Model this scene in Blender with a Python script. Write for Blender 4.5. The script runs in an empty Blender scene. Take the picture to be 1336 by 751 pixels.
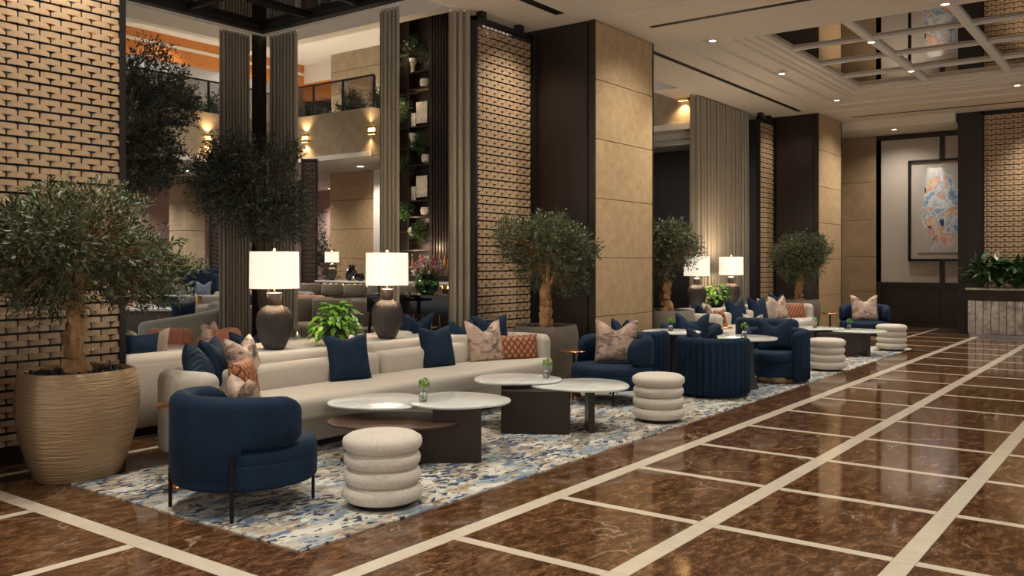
import bpy, math, random
import numpy as np
from mathutils import Vector, Matrix, Euler
PI = math.pi
S = bpy.context.scene
C = S.collection
random.seed(7)
rng = np.random.default_rng(7)

# ---------------------------------------------------------------- camera, world, exposure
# X runs along the hall, Y across it (to the left), camera eye at 1.6 m
A = math.radians(36.58)
cam_d = bpy.data.cameras.new('camera'); cam = bpy.data.objects.new('camera', cam_d); C.objects.link(cam)
cam.location = (0, 0, 1.6); cam.rotation_euler = (PI/2, 0, A - PI/2)
cam_d.sensor_width = 36; cam_d.lens = 36*1163/1336; cam_d.shift_y = -34/1336; cam_d.clip_end = 200
S.camera = cam
S.view_settings.view_transform = 'Standard'; S.view_settings.look = 'None'
S.view_settings.gamma = 1; S.view_settings.exposure = 1.22; S.view_settings.use_curve_mapping = False
w = bpy.data.worlds.new('world'); S.world = w; w.use_nodes = True
w.node_tree.nodes['Background'].inputs[0].default_value = (1.0, .94, .87, 1)
w.node_tree.nodes['Background'].inputs[1].default_value = 0.36

WARM = (1, .92, .80); NEUT = (1, .95, .88)
def spot(loc, power, size=100, blend=.8, col=WARM, tgt=None, r=.04):
    d = bpy.data.lights.new('spot_light', 'SPOT'); d.energy = power; d.color = col
    d.spot_size = math.radians(size); d.spot_blend = blend; d.shadow_soft_size = r
    o = bpy.data.objects.new('spot_light', d); C.objects.link(o); o.location = loc
    if tgt is not None:
        o.rotation_euler = (Vector(tgt)-Vector(loc)).to_track_quat('-Z', 'Y').to_euler()
    return o
def point(loc, power, col=WARM, r=.05):
    d = bpy.data.lights.new('point_light', 'POINT'); d.energy = power; d.color = col; d.shadow_soft_size = r
    o = bpy.data.objects.new('point_light', d); C.objects.link(o); o.location = loc; return o
def area(loc, power, sx, sy, col=WARM, tgt=None):
    d = bpy.data.lights.new('area_light', 'AREA'); d.energy = power; d.color = col; d.shape = 'RECTANGLE'; d.size = sx; d.size_y = sy
    o = bpy.data.objects.new('area_light', d); C.objects.link(o); o.location = loc
    if tgt is not None:
        o.rotation_euler = (Vector(tgt)-Vector(loc)).to_track_quat('-Z', 'Y').to_euler()
    return o

def W(x, d):                       # place at depth d along the view of a bearing -> floor point
    l = d*(x-668)/1163
    return (d*math.cos(A)+l*math.sin(A), d*math.sin(A)-l*math.cos(A))

# ---------------------------------------------------------------- materials
MATS = {}
def nn(nt, t, **kw):
    n = nt.nodes.new(t)
    for k, v in kw.items():
        if k.startswith('i_'): n.inputs[k[2:].replace('_', ' ')].default_value = v
        else: setattr(n, k, v)
    return n
def ramp(nt, fac, stops, interp='LINEAR'):
    r = nt.nodes.new('ShaderNodeValToRGB'); r.color_ramp.interpolation = interp
    e = r.color_ramp.elements
    while len(e) < len(stops): e.new(.5)
    for i, (p, c) in enumerate(stops):
        e[i].position = p; e[i].color = (*c, 1)
    nt.links.new(fac, r.inputs[0]); return r.outputs[0]
def base(name, rough=.5, metal=0, col=(.5,.5,.5), spec=.5):
    m = bpy.data.materials.new(name); m.use_nodes = True; nt = m.node_tree
    b = nt.nodes['Principled BSDF']
    b.inputs['Roughness'].default_value = rough; b.inputs['Metallic'].default_value = metal
    b.inputs['Base Color'].default_value = (*col, 1); b.inputs['Specular IOR Level'].default_value = spec
    MATS[name] = m; return m, nt, b
def coords(nt, kind='Object', scale=(1,1,1), rand=False):
    tc = nt.nodes.new('ShaderNodeTexCoord'); mp = nt.nodes.new('ShaderNodeMapping')
    mp.inputs['Scale'].default_value = scale
    nt.links.new(tc.outputs[kind], mp.inputs['Vector'])
    if rand:
        oi = nt.nodes.new('ShaderNodeObjectInfo'); mu = nn(nt, 'ShaderNodeMath', operation='MULTIPLY'); mu.inputs[1].default_value = 60
        cx = nt.nodes.new('ShaderNodeCombineXYZ')
        nt.links.new(oi.outputs['Random'], mu.inputs[0]); nt.links.new(mu.outputs[0], cx.inputs[0]); nt.links.new(mu.outputs[0], cx.inputs[2])
        nt.links.new(cx.outputs[0], mp.inputs['Location'])
    return mp.outputs[0]
def noise(nt, vec, scale, detail=4, rough=.5, dist=0):
    n = nt.nodes.new('ShaderNodeTexNoise'); n.inputs['Scale'].default_value = scale
    n.inputs['Detail'].default_value = detail; n.inputs['Roughness'].default_value = rough; n.inputs['Distortion'].default_value = dist
    nt.links.new(vec, n.inputs['Vector']); return n.outputs['Fac']
def bump(nt, b, h, strength=.3, dist=.01):
    bp = nt.nodes.new('ShaderNodeBump'); bp.inputs['Strength'].default_value = strength; bp.inputs['Distance'].default_value = dist
    nt.links.new(h, bp.inputs['Height']); nt.links.new(bp.outputs[0], b.inputs['Normal'])
def mix(nt, fac, a, b_):
    m = nt.nodes.new('ShaderNodeMix'); m.data_type = 'RGBA'
    if isinstance(fac, float): m.inputs[0].default_value = fac
    else: nt.links.new(fac, m.inputs[0])
    for k, v in ((6, a), (7, b_)):
        if isinstance(v, tuple): m.inputs[k].default_value = (*v, 1)
        else: nt.links.new(v, m.inputs[k])
    return m.outputs[2]
def simple(name, c1, c2=None, rough=.5, metal=0, nscale=8, bs=0, bd=.004, bscale=None, sc=(1,1,1), spec=.5, sheen=0, rand=False, kind='Object', p=(.3,.7), coat=0):
    m, nt, b = base(name, rough, metal, c1, spec)
    v = coords(nt, kind, sc, rand)
    if c2 is not None:
        n = noise(nt, v, nscale, 5, .55)
        nt.links.new(ramp(nt, n, [(p[0], c1), (p[1], c2)]), b.inputs['Base Color'])
    if bs:
        n2 = noise(nt, v, bscale or nscale*4, 4, .6); bump(nt, b, n2, bs, bd)
    if sheen:
        b.inputs['Sheen Weight'].default_value = sheen; b.inputs['Sheen Roughness'].default_value = .35
        b.inputs['Sheen Tint'].default_value = (*[min(1, x*6+.15) for x in c1], 1)
    if coat: b.inputs['Coat Weight'].default_value = coat; b.inputs['Coat Roughness'].default_value = .08
    return m
# stone and floor
def mk_brown():
    m, nt, b = base('brown_marble', .07)
    v = coords(nt, 'Object', (1,1,1), True)
    v2 = coords(nt, 'Object', (1.6,3.2,1), True)
    n = noise(nt, v2, 4.2, 15, .84, .35)
    c = ramp(nt, n, [(.36,(.014,.006,.003)),(.43,(.048,.019,.009)),(.50,(.125,.053,.023)),(.56,(.215,.106,.050)),(.63,(.35,.21,.12)),(.72,(.48,.35,.23))])
    nf = noise(nt, v2, 22, 8, .85); c = mix(nt, ramp(nt, nf, [(.50,(0,0,0)),(.62,(.55,.55,.55))]), c, (.26,.15,.075)); c = mix(nt, ramp(nt, noise(nt, v2, 9, 8, .8), [(.50,(0,0,0)),(.62,(.6,.6,.6))]), c, (.022,.010,.005))
    wv = nt.nodes.new('ShaderNodeVectorMath'); wv.operation = 'ADD'
    nc = nt.nodes.new('ShaderNodeTexNoise'); nc.inputs['Scale'].default_value = 3; nc.inputs['Detail'].default_value = 6
    nt.links.new(v, nc.inputs['Vector']); sc = nn(nt, 'ShaderNodeVectorMath', operation='SCALE'); sc.inputs['Scale'].default_value = .45
    nt.links.new(nc.outputs['Color'], sc.inputs[0]); nt.links.new(v, wv.inputs[0]); nt.links.new(sc.outputs[0], wv.inputs[1])
    vo = nt.nodes.new('ShaderNodeTexVoronoi'); vo.feature = 'DISTANCE_TO_EDGE'; vo.inputs['Scale'].default_value = 1.3
    nt.links.new(wv.outputs[0], vo.inputs['Vector'])
    vein = ramp(nt, vo.outputs['Distance'], [(0,(.9,.9,.9)),(.007,(.35,.35,.35)),(.016,(0,0,0))])
    msk = ramp(nt, noise(nt, v, 1.6, 3), [(.52,(0,0,0)),(.62,(1,1,1))])
    mm = nn(nt, 'ShaderNodeMath', operation='MULTIPLY'); nt.links.new(vein, mm.inputs[0]); nt.links.new(msk, mm.inputs[1])
    c = mix(nt, mm.outputs[0], c, (.50,.37,.26))
    # small white flecks
    fl = ramp(nt, noise(nt, coords(nt, 'Object', (1,3,1), True), 13, 3, .5), [(.74,(0,0,0)),(.77,(1,1,1))])
    c = mix(nt, fl, c, (.55,.46,.36))
    nt.links.new(c, b.inputs['Base Color'])
mk_brown()
simple('cream_marble', (.70,.62,.48), (.80,.72,.58), .12, nscale=6, rand=True)
simple('white_marble', (.70,.72,.69), (.86,.87,.84), .10, nscale=3, sc=(1,2.5,1), p=(.35,.6))
simple('limestone', (.39,.26,.135), (.47,.325,.18), .5, nscale=9, bs=.1, rand=True, p=(.35,.65))
simple('dark_limestone', (.27,.185,.105), (.37,.26,.15), .5, nscale=3, rand=True, sc=(1,1,1))
simple('balcony_stone', (.28,.215,.14), (.38,.30,.20), .55, nscale=4)
simple('grout', (.02,.015,.01), rough=.8)
simple('dark_wood', (.011,.0052,.0040), (.021,.010,.0075), .36, nscale=5, sc=(9,9,.5), bs=.05)
simple('brown_wood', (.050,.024,.014), (.085,.042,.024), .35, nscale=5, sc=(.8,9,9))
simple('bronze', (.034,.022,.015), (.045,.030,.021), .42, .5, nscale=3)
simple('dark_bronze', (.012,.008,.006), rough=.5, metal=.2)
simple('black_metal', (.008,.007,.006), rough=.4, metal=.5)
simple('black_gloss', (.006,.006,.007), rough=.08)
simple('brass', (.75,.48,.18), rough=.25, metal=1); simple('aged_bronze', (.34,.22,.13), rough=.35, metal=.9)
simple('copper', (.55,.24,.11), (.68,.33,.16), .22, .9, nscale=4)
simple('paint_ceiling', (.68,.61,.52), rough=.85)
simple('paint_white', (.72,.67,.60), rough=.8)
simple('orange_wood', (.50,.17,.035), (.60,.22,.05), .4, nscale=3, sc=(1,1,6))
simple('steel', (.45,.45,.45), rough=.4, metal=.8)
simple('pink_plaster', (.44,.29,.26), (.54,.38,.34), .8, nscale=10, sc=(1,1,.3))
simple('wall_fabric', (.44,.385,.33), (.47,.41,.35), .85, nscale=40, sc=(1,1,.2))
simple('curtain', (.27,.23,.178), (.30,.26,.20), .85, nscale=30, sheen=.1)
simple('strap', (.39,.26,.15), (.46,.315,.185), .42, nscale=20, rand=True)
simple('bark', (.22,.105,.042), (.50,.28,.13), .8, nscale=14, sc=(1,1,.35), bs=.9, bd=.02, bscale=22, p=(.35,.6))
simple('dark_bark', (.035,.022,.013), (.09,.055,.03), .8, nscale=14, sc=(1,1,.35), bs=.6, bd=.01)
simple('gravel', (.012,.012,.012), (.03,.03,.032), .5, rand=True)
simple('sofa_fabric', (.50,.45,.38), (.58,.525,.45), .9, nscale=60, bs=.15, bd=.002, bscale=300, sheen=.15, sc=(1,1,2.2))
simple('boucle', (.53,.47,.39), (.80,.745,.66), .95, nscale=120, bs=.6, bd=.004, bscale=150)
simple('navy_velvet', (.0033,.0145,.036), (.006,.025,.060), .75, nscale=5, sheen=.12, spec=.25)
simple('navy_pillow', (.004,.0145,.035), (.008,.025,.058), .8, nscale=12, sheen=.12, spec=.25, bs=.1, bscale=90)
simple('blue_leather', (.008,.028,.065), rough=.4, sheen=.2)
simple('grey_fabric', (.27,.255,.22), (.31,.295,.255), .85, nscale=30, sheen=.2)
simple('taupe_fabric', (.25,.205,.16), rough=.85, sheen=.2)
simple('salmon_velvet', (.42,.16,.10), (.50,.20,.13), .7, nscale=8, sheen=.3)
simple('brown_leather', (.09,.045,.032), rough=.45)
simple('beige_pillow', (.40,.34,.27), (.25,.2,.17), .9, nscale=12, sc=(1,1,.3))
simple('slate_pillow', (.10,.14,.20), (.2,.25,.32), .8, nscale=12)
simple('lamp_body', (.022,.0145,.013), (.032,.021,.019), .48, nscale=6)
simple('stone_pot', (.17,.14,.105), (.22,.18,.14), .7, nscale=10)
simple('plain_pot', (.10,.075,.055), rough=.6)
simple('white_ceramic', (.7,.62,.52), rough=.4)
simple('paper', (.75,.72,.66), rough=.8)
simple('red_paper', (.6,.05,.03), rough=.6)
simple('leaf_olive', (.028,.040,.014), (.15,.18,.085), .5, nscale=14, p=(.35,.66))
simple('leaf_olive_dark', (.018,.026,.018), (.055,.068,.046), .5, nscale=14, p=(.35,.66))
simple('leaf_bright', (.08,.24,.02), (.22,.45,.05), .4, nscale=4, rand=True)
simple('leaf_deep', (.012,.040,.010), (.045,.115,.028), .5, nscale=5, rand=True)
simple('leaf_hedge', (.012,.06,.008), (.04,.15,.02), .5, nscale=6)
simple('petal_pink', (.45,.10,.24), (.70,.30,.45), .6, nscale=8)
simple('petal_white', (.78,.72,.60), rough=.6)
simple('bottle_glass', (.10,.05,.02), (.25,.2,.1), .1, nscale=3, rand=True)
def mk_gold_pot():
    m, nt, b = base('ripple_pot', .36, .35, (.46,.315,.18))
    v = coords(nt, 'Object', (3.5,3.5,42)); n = noise(nt, v, 1.6, 3, .5, .4); bump(nt, b, n, .7, .02)
mk_gold_pot()
def mk_glass(name, col=(1,1,1), rough=.0):
    m, nt, b = base(name, rough, 0, col); b.inputs['Transmission Weight'].default_value = 1; b.inputs['IOR'].default_value = 1.45
mk_glass('glass', (.9,.95,.93)); mk_glass('green_glass', (.35,.55,.35)); mk_glass('smoke_glass', (.45,.42,.40))
def mk_mirror():
    m, nt, b = base('bronze_mirror', .015, 1, (.40,.345,.28))
    m, nt, b = base('dark_mirror', .02, 1, (.42,.40,.38))
mk_mirror()
def emis(name, col, s):
    m, nt, b = base(name, .5, 0, col)
    b.inputs['Emission Color'].default_value = (*col, 1); b.inputs['Emission Strength'].default_value = s
emis('shade_lit', (1,.88,.73), .30); emis('lens_lit', (1,.88,.72), 4); emis('sconce_lit', (1,.66,.25), 1.8); emis('led_lit', (1,.62,.2), 1.0); emis('flame_lit', (1,.5,.15), 5)
emis('cold_lit', (.85,.93,1), 3)
def mk_rug():
    m, nt, b = base('rug_wool', .95)
    v = coords(nt, 'Object', (1,1.7,1))
    def nz(s, off, d=3, r=.55, dist=.0):
        mp = nt.nodes.new('ShaderNodeMapping'); mp.inputs['Location'].default_value = (off, off*1.7, 0); nt.links.new(v, mp.inputs['Vector'])
        return noise(nt, mp.outputs[0], s, d, r, dist)
    c = ramp(nt, nz(1.7, 0, 4, .62), [(.0,(.22,.20,.17)),(.40,(.42,.36,.27)),(.47,(.55,.51,.43)),(.52,(.36,.40,.42)),(.58,(.22,.28,.34)),(.64,(.48,.46,.40))], 'CONSTANT')
    c = mix(nt, ramp(nt, nz(3.4, 5, 4), [(.0,(0,0,0)),(.55,(1,1,1))], 'CONSTANT'), c, (.66,.64,.57))
    c = mix(nt, ramp(nt, nz(4.5, 11, 4), [(.0,(0,0,0)),(.585,(1,1,1))], 'CONSTANT'), c, (.33,.25,.16))
    c = mix(nt, ramp(nt, nz(3.6, 17, 4), [(.0,(0,0,0)),(.60,(1,1,1))], 'CONSTANT'), c, (.14,.20,.29))
    sp_ = nn(nt, 'ShaderNodeMath', operation='ADD'); q_ = nn(nt, 'ShaderNodeMath', operation='MULTIPLY'); q_.inputs[1].default_value = .55
    nt.links.new(nz(1.5, 40, 2), q_.inputs[0]); nt.links.new(q_.outputs[0], sp_.inputs[0]); nt.links.new(nz(12, 23, 2), sp_.inputs[1])
    c = mix(nt, ramp(nt, sp_.outputs[0], [(.0,(0,0,0)),(.875,(1,1,1))], 'CONSTANT'), c, (.035,.055,.10))
    c = mix(nt, ramp(nt, nz(4, 31, 3), [(.0,(0,0,0)),(.66,(1,1,1))], 'CONSTANT'), c, (.02,.05,.15))
    nt.links.new(c, b.inputs['Base Color']); bump(nt, b, nz(200, 3), .3, .004)
mk_rug()
def mk_floral():
    m, nt, b = base('floral_satin', .45)
    v = coords(nt, 'Object', (1,1,2.2), True)
    c = ramp(nt, noise(nt, v, 5, 5, .6, .8), [(.3,(.05,.05,.065)),(.42,(.33,.21,.15)),(.52,(.56,.42,.33)),(.60,(.48,.31,.24)),(.70,(.62,.56,.48))])
    c = mix(nt, ramp(nt, noise(nt, v, 9, 4, .6, .5), [(.57,(0,0,0)),(.63,(.8,.8,.8))]), c, (.03,.035,.06))
    nt.links.new(c, b.inputs['Base Color'])
mk_floral()
def mk_diamond():
    m, nt, b = base('rust_lattice', .6)
    v = coords(nt, 'Object', (1,1,1)); sx = nt.nodes.new('ShaderNodeSeparateXYZ'); nt.links.new(v, sx.inputs[0])
    def mt(op, a, c=None):
        q = nn(nt, 'ShaderNodeMath', operation=op)
        for i, u in enumerate((a, c)):
            if u is None: continue
            if isinstance(u, (int, float)): q.inputs[i].default_value = u
            else: nt.links.new(u, q.inputs[i])
        return q.outputs[0]
    outs = []
    for sgn in (1, -1):
        s = mt('ADD', sx.outputs[0], mt('MULTIPLY', sx.outputs[2], sgn*.8))
        f = mt('FRACT', mt('MULTIPLY', s, 13)); outs.append(mt('ABSOLUTE', mt('SUBTRACT', f, .5)))
    mx = mt('MINIMUM', outs[0], outs[1])
    c = ramp(nt, mx, [(0,(.05,.015,.012)),(.08,(.05,.015,.012)),(.11,(.36,.12,.045)),(.4,(.50,.19,.07))])
    nt.links.new(c, b.inputs['Base Color']); bump(nt, b, mx, .5, .01)
mk_diamond()
def mk_cord():
    m, nt, b = base('navy_cord', .7, 0, (.010,.035,.075))
    wv = nt.nodes.new('ShaderNodeTexWave'); wv.inputs['Scale'].default_value = 14; wv.bands_direction = 'DIAGONAL'
    nt.links.new(coords(nt), wv.inputs['Vector'])
    c = ramp(nt, wv.outputs['Fac'], [(0,(.004,.012,.028)),(1,(.016,.050,.10))]); nt.links.new(c, b.inputs['Base Color']); bump(nt, b, wv.outputs['Fac'], .6, .006)
mk_cord()
def mk_vein():
    m, nt, b = base('veined_marble', .25)
    v = coords(nt, 'Object', (1,1,1), True); n = noise(nt, v, 5, 8, .65, 1.2)
    nt.links.new(ramp(nt, n, [(.3,(.16,.14,.12)),(.5,(.38,.34,.29)),(.7,(.55,.50,.44))]), b.inputs['Base Color'])
mk_vein()
def mk_art():
    m, nt, b = base('abstract_painting', .5)
    v = coords(nt, 'Object', (1,1,1))
    c = ramp(nt, noise(nt, v, 1.15, 6, .62, 2.4), [(.0,(.03,.05,.10)),(.34,(.12,.20,.34)),(.42,(.24,.33,.48)),(.46,(.62,.60,.55)),(.50,(.33,.38,.46)),(.54,(.55,.24,.12)),(.59,(.62,.47,.36)),(.66,(.38,.46,.56)),(.74,(.5,.25,.15))])
    c = mix(nt, ramp(nt, noise(nt, v, 3.0, 2, .5, 1.0), [(.66,(0,0,0)),(.68,(1,1,1))]), c, (.02,.03,.07))
    sx = nt.nodes.new('ShaderNodeSeparateXYZ'); nt.links.new(v, sx.inputs[0])
    mp = nt.nodes.new('ShaderNodeMapping'); mp.inputs['Scale'].default_value = (0,1.9,.98); nt.links.new(v, mp.inputs['Vector'])
    ln = nn(nt, 'ShaderNodeVectorMath', operation='LENGTH'); nt.links.new(mp.outputs[0], ln.inputs[0])
    ad = nn(nt, 'ShaderNodeMath', operation='ADD'); nt.links.new(ln.outputs['Value'], ad.inputs[0]); nt.links.new(noise(nt, v, 3.4, 4, .6), ad.inputs[1])
    k = ramp(nt, ad.outputs[0], [(.0,(1,1,1)),(1.28,(1,1,1))] if False else [(.0,(1,1,1)),(.98,(0,0,0))], 'CONSTANT')
    sc = nn(nt, 'ShaderNodeMath', operation='MULTIPLY'); sc.inputs[1].default_value = .72; nt.links.new(ad.outputs[0], sc.inputs[0])
    k = ramp(nt, sc.outputs[0], [(.0,(1,1,1)),(.985,(0,0,0))], 'CONSTANT')
    nt.links.new(mix(nt, k, (.42,.40,.36), c), b.inputs['Base Color'])
mk_art()
def mk_sketch():
    m, nt, b = base('ink_drawing', .7)
    v = coords(nt, 'Object', (1,1,1), True)
    nt.links.new(ramp(nt, noise(nt, v, 16, 3, .6, 2), [(.50,(.72,.66,.56)),(.55,(.05,.06,.10)),(.60,(.72,.66,.56))]), b.inputs['Base Color'])
mk_sketch()

# ---------------------------------------------------------------- mesh helpers
def M(n): return MATS[n]
def mobj(name, V, F, mat, parent=None, smooth=True, loc=None, rot=None, **props):
    me = bpy.data.meshes.new(name); me.from_pydata([tuple(map(float, v)) for v in V], [], [tuple(f) for f in F])
    if smooth: me.polygons.foreach_set('use_smooth', [True]*len(me.polygons))
    if mat: me.materials.append(M(mat) if isinstance(mat, str) else mat)
    me.update()
    if smooth:
        try: me.set_sharp_from_angle(angle=math.radians(50))
        except Exception: pass
    return link(name, me, parent, loc, rot, **props)
def link(name, me, parent=None, loc=None, rot=None, **props):
    o = bpy.data.objects.new(name, me); C.objects.link(o)
    if parent: o.parent = parent
    if loc is not None: o.location = loc
    if rot is not None: o.rotation_euler = rot
    for k, v in props.items(): o[k] = v
    return o
def thing(name, label, cat, loc=(0,0,0), rz=0, group=None, kind=None):
    o = bpy.data.objects.new(name, None); C.objects.link(o); o.location = loc; o.rotation_euler = (0,0,rz)
    o.empty_display_size = .1
    if kind: o['kind'] = kind
    else: o['label'] = label; o['category'] = cat
    if group: o['group'] = group
    return o
def tag(o, label, cat, group=None):
    o['label'] = label; o['category'] = cat
    if group: o['group'] = group
    return o
def dup(root, loc, rz=None, label=None, group=None, scale=None):
    r = root.copy(); C.objects.link(r); r.location = loc
    if rz is not None: r.rotation_euler = (0,0,rz)
    if scale: r.scale = scale
    if label: r['label'] = label
    if group: r['group'] = group
    for ch in list(root.children):
        c = ch.copy(); C.objects.link(c); c.parent = r
        for g in list(ch.children):
            d = g.copy(); C.objects.link(d); d.parent = c
    return r
def join(parts):
    V, F = [], []
    for v, f in parts:
        n = len(V); V += list(v); F += [tuple(i+n for i in q) for q in f]
    return V, F
def xf(vf, loc=(0,0,0), rot=(0,0,0), sc=(1,1,1)):
    m = Matrix.Translation(loc) @ Euler(rot).to_matrix().to_4x4() @ Matrix.Diagonal((*sc, 1))
    return [tuple(m @ Vector(v)) for v in vf[0]], vf[1]
def loft(rings, cap=True, closed=True):
    n = len(rings[0]); V = [p for r in rings for p in r]; F = []
    for i in range(len(rings)-1):
        for j in range(n if closed else n-1):
            a = i*n+j; b = i*n+(j+1) % n; F.append((a, b, b+n, a+n))
    if cap: F.append(tuple(range(n-1, -1, -1))); F.append(tuple((len(rings)-1)*n+j for j in range(n)))
    return V, F
def bx(x0, x1, y0, y1, z0, z1):
    V = [(x0,y0,z0),(x1,y0,z0),(x1,y1,z0),(x0,y1,z0),(x0,y0,z1),(x1,y0,z1),(x1,y1,z1),(x0,y1,z1)]
    return V, [(0,3,2,1),(4,5,6,7),(0,1,5,4),(1,2,6,5),(2,3,7,6),(3,0,4,7)]
def rect(x0, x1, y0, y1, r=.02, k=3):
    P = []
    for cx, cy, a0 in ((x1-r,y1-r,0),(x0+r,y1-r,PI/2),(x0+r,y0+r,PI),(x1-r,y0+r,1.5*PI)):
        for i in range(k+1):
            a = a0+PI/2*i/k; P.append((cx+r*math.cos(a), cy+r*math.sin(a)))
    return P
def circ(r, n=32, cx=0, cy=0, ry=None):
    return [(cx+r*math.cos(2*PI*i/n), cy+(ry or r)*math.sin(2*PI*i/n)) for i in range(n)]
def blob(rx, ry, n=40, e=.0, ph=0, rot=0):
    P = []
    for i in range(n):
        a = 2*PI*i/n; k = 1+e*math.cos(3*a+ph); x = rx*k*math.cos(a); y = ry*k*math.sin(a)
        P.append((x*math.cos(rot)-y*math.sin(rot), x*math.sin(rot)+y*math.cos(rot)))
    return P
def inset(P, d):
    n = len(P); out = []
    for i in range(n):
        a = Vector(P[i-1]); b = Vector(P[(i+1) % n]); t = b-a
        if t.length < 1e-9: out.append(P[i]); continue
        t.normalize(); out.append((P[i][0]-t.y*d, P[i][1]+t.x*d))
    return out
def slab(P, z0, z1, r=.01, rb=None, k=3):
    rb = r if rb is None else rb; R = []
    for i in range(k+1):
        a = PI/2*i/k
        if rb > 0: R.append((rb*(1-math.sin(a)), z0+rb*(1-math.cos(a))))
    if rb <= 0: R.append((0, z0))
    for i in range(k+1):
        a = PI/2*i/k
        if r > 0: R.append((r*(1-math.cos(a)), z1-r*(1-math.sin(a))))
    if r <= 0: R.append((0, z1))
    return loft([[(x, y, z) for x, y in inset(P, d)] for d, z in R])
def lathe(prof, n=32, rf=None, cx=0, cy=0):
    rings = []
    for r, z in prof:
        rings.append([(cx+(r*(rf(2*PI*i/n, z) if rf else 1))*math.cos(2*PI*i/n), cy+(r*(rf(2*PI*i/n, z) if rf else 1))*math.sin(2*PI*i/n), z) for i in range(n)])
    return loft(rings)
def tube(pts, rad, n=8):
    rings = []; pts = [Vector(p) for p in pts]
    for i, p in enumerate(pts):
        t = (pts[min(i+1, len(pts)-1)]-pts[max(i-1, 0)]).normalized()
        u = t.cross(Vector((0,0,1)) if abs(t.z) < .9 else Vector((1,0,0))).normalized(); v = t.cross(u)
        r = rad[i] if isinstance(rad, (list, tuple)) else rad
        rings.append([tuple(p+r*(math.cos(2*PI*j/n)*u+math.sin(2*PI*j/n)*v)) for j in range(n)])
    return loft(rings)
def shell(path, zb, zt, th, endr=.12, ribs=0, ra=.012):
    P = [Vector((x, y)) for x, y in path]; n = len(P)
    s = [0]
    for i in range(1, n): s.append(s[-1]+(P[i]-P[i-1]).length)
    L = s[-1]
    # resample the rounded ends
    U = sorted(set([endr*(1-math.cos(PI/2*i/6)) for i in range(7)]+[L-endr*(1-math.cos(PI/2*i/6)) for i in range(7)]+[endr+(L-2*endr)*i/max(24, ribs*8) for i in range(max(24, ribs*8)+1)]))
    rings = []
    for u in U:
        j = 0
        while j < n-2 and s[j+1] < u: j += 1
        f = (u-s[j])/max(1e-9, s[j+1]-s[j]); p = P[j].lerp(P[j+1], f)
        t = (P[min(j+2, n-1)]-P[max(j-1, 0)]).normalized(); nm = Vector((t.y, -t.x))
        e = min(u, L-u); k = 1 if e >= endr else math.sqrt(max(0.0004, 1-((endr-e)/endr)**2))
        fr = u/L; b_ = zb(fr) if callable(zb) else zb; t_ = zt(fr) if callable(zt) else zt
        h = (t_-b_)/2; zc = (t_+b_)/2; hh = h-endr*.8*(1-k) if h > endr*.8 else h*k
        tw = th/2*k
        tw_o = tw; tn = tw
        if ribs: tn = tw+ra*k*(abs(math.sin(PI*ribs*fr))-.6); tw_o = tw+.4*(tn-tw)
        rt = min(tw, hh); R = []
        for i in range(7):
            a = PI*i/6; c_ = math.cos(a); R.append((c_*(tw_o if c_ > 0 else tn), zc+hh-rt+rt*math.sin(a)))
        R.append((-tn, zc)); rb = rt*.5
        for i in range(5):
            a = PI+PI*i/4; c_ = math.cos(a); w_ = tw_o if c_ > 0 else tn
            R.append((c_*(w_ if abs(c_) > .99 else w_*.93), zc-hh+rb+rb*math.sin(a)))
        R.append((tw_o, zc))
        rings.append([(p.x+nm.x*q, p.y+nm.y*q, z) for q, z in R])
    return loft(rings)
def arc(r, a0, a1, n=40, cx=0, cy=0, ry=None):
    return [(cx+r*math.cos(math.radians(a0+(a1-a0)*i/n)), cy+(ry or r)*math.sin(math.radians(a0+(a1-a0)*i/n))) for i in range(n+1)]

def pillow_mesh(w_, h_, t, chop=.0, n=12, seed=0):
    r_ = random.Random(seed); V = []; F = []
    def pt(i, j, s):
        u = -1+2*i/n; v = -1+2*j/n
        x = u*w_/2*(1-.07*(1-v*v)); z = v*h_/2*(1-.07*(1-u*u))
        th = t/2*((1-u**4)*(1-v**4))**.55
        c_ = math.exp(-(u/.45)**2)*chop*max(0, (v+.2)/1.2)**1.3
        z -= c_*h_; th *= 1-.35*min(1, c_*4)
        th += .006*math.sin(7*u+seed)*math.sin(5*v+seed*2)*(1-u*u)*(1-v*v)*s
        return (x, s*th, z+h_/2*.97)
    idx = {}
    for s in (-1, 1):
        for j in range(n+1):
            for i in range(n+1):
                edge = i in (0, n) or j in (0, n)
                if s == 1 and edge: idx[(s,i,j)] = idx[(-1,i,j)]
                else: idx[(s,i,j)] = len(V); V.append(pt(i, j, s if not edge else 0))
        for j in range(n):
            for i in range(n):
                q = (idx[(s,i,j)], idx[(s,i+1,j)], idx[(s,i+1,j+1)], idx[(s,i,j+1)])
                F.append(q if s == -1 else q[::-1])
    return V, F
PILL = {}
def pillow(label, mat, loc, rz, tilt=-.25, size=(.5,.5,.17), chop=.18, roll=0, group=None, name='throw_pillow'):
    key = (size, chop, mat)
    if key not in PILL:
        V, F = pillow_mesh(*size, chop, seed=len(PILL))
        me = bpy.data.meshes.new('throw_pillow'); me.from_pydata(V, [], F); me.polygons.foreach_set('use_smooth', [True]*len(F)); me.materials.append(M(mat)); PILL[key] = me
    o = link(name, PILL[key], None, loc, None)
    # local -Y is the pillow's face; tilt leans its top backwards
    o.rotation_euler = (Matrix.Rotation(rz, 3, 'Z') @ Matrix.Rotation(tilt, 3, 'X') @ Matrix.Rotation(roll, 3, 'Y')).to_euler()
    return tag(o, label, 'pillow', group)

# ================================================================ SETTING
def struct(name, vf, mat, parent=None, smooth=False, **kw):
    o = mobj(name, vf[0], vf[1], mat, parent, smooth, **kw)
    if parent is None: o['kind'] = 'structure'
    return o
def part(name, vf, mat, parent, smooth=True, label=None, **kw):
    o = mobj(name, vf[0], vf[1], mat, parent, smooth, **kw)
    if label: o['label'] = label
    return o
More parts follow.
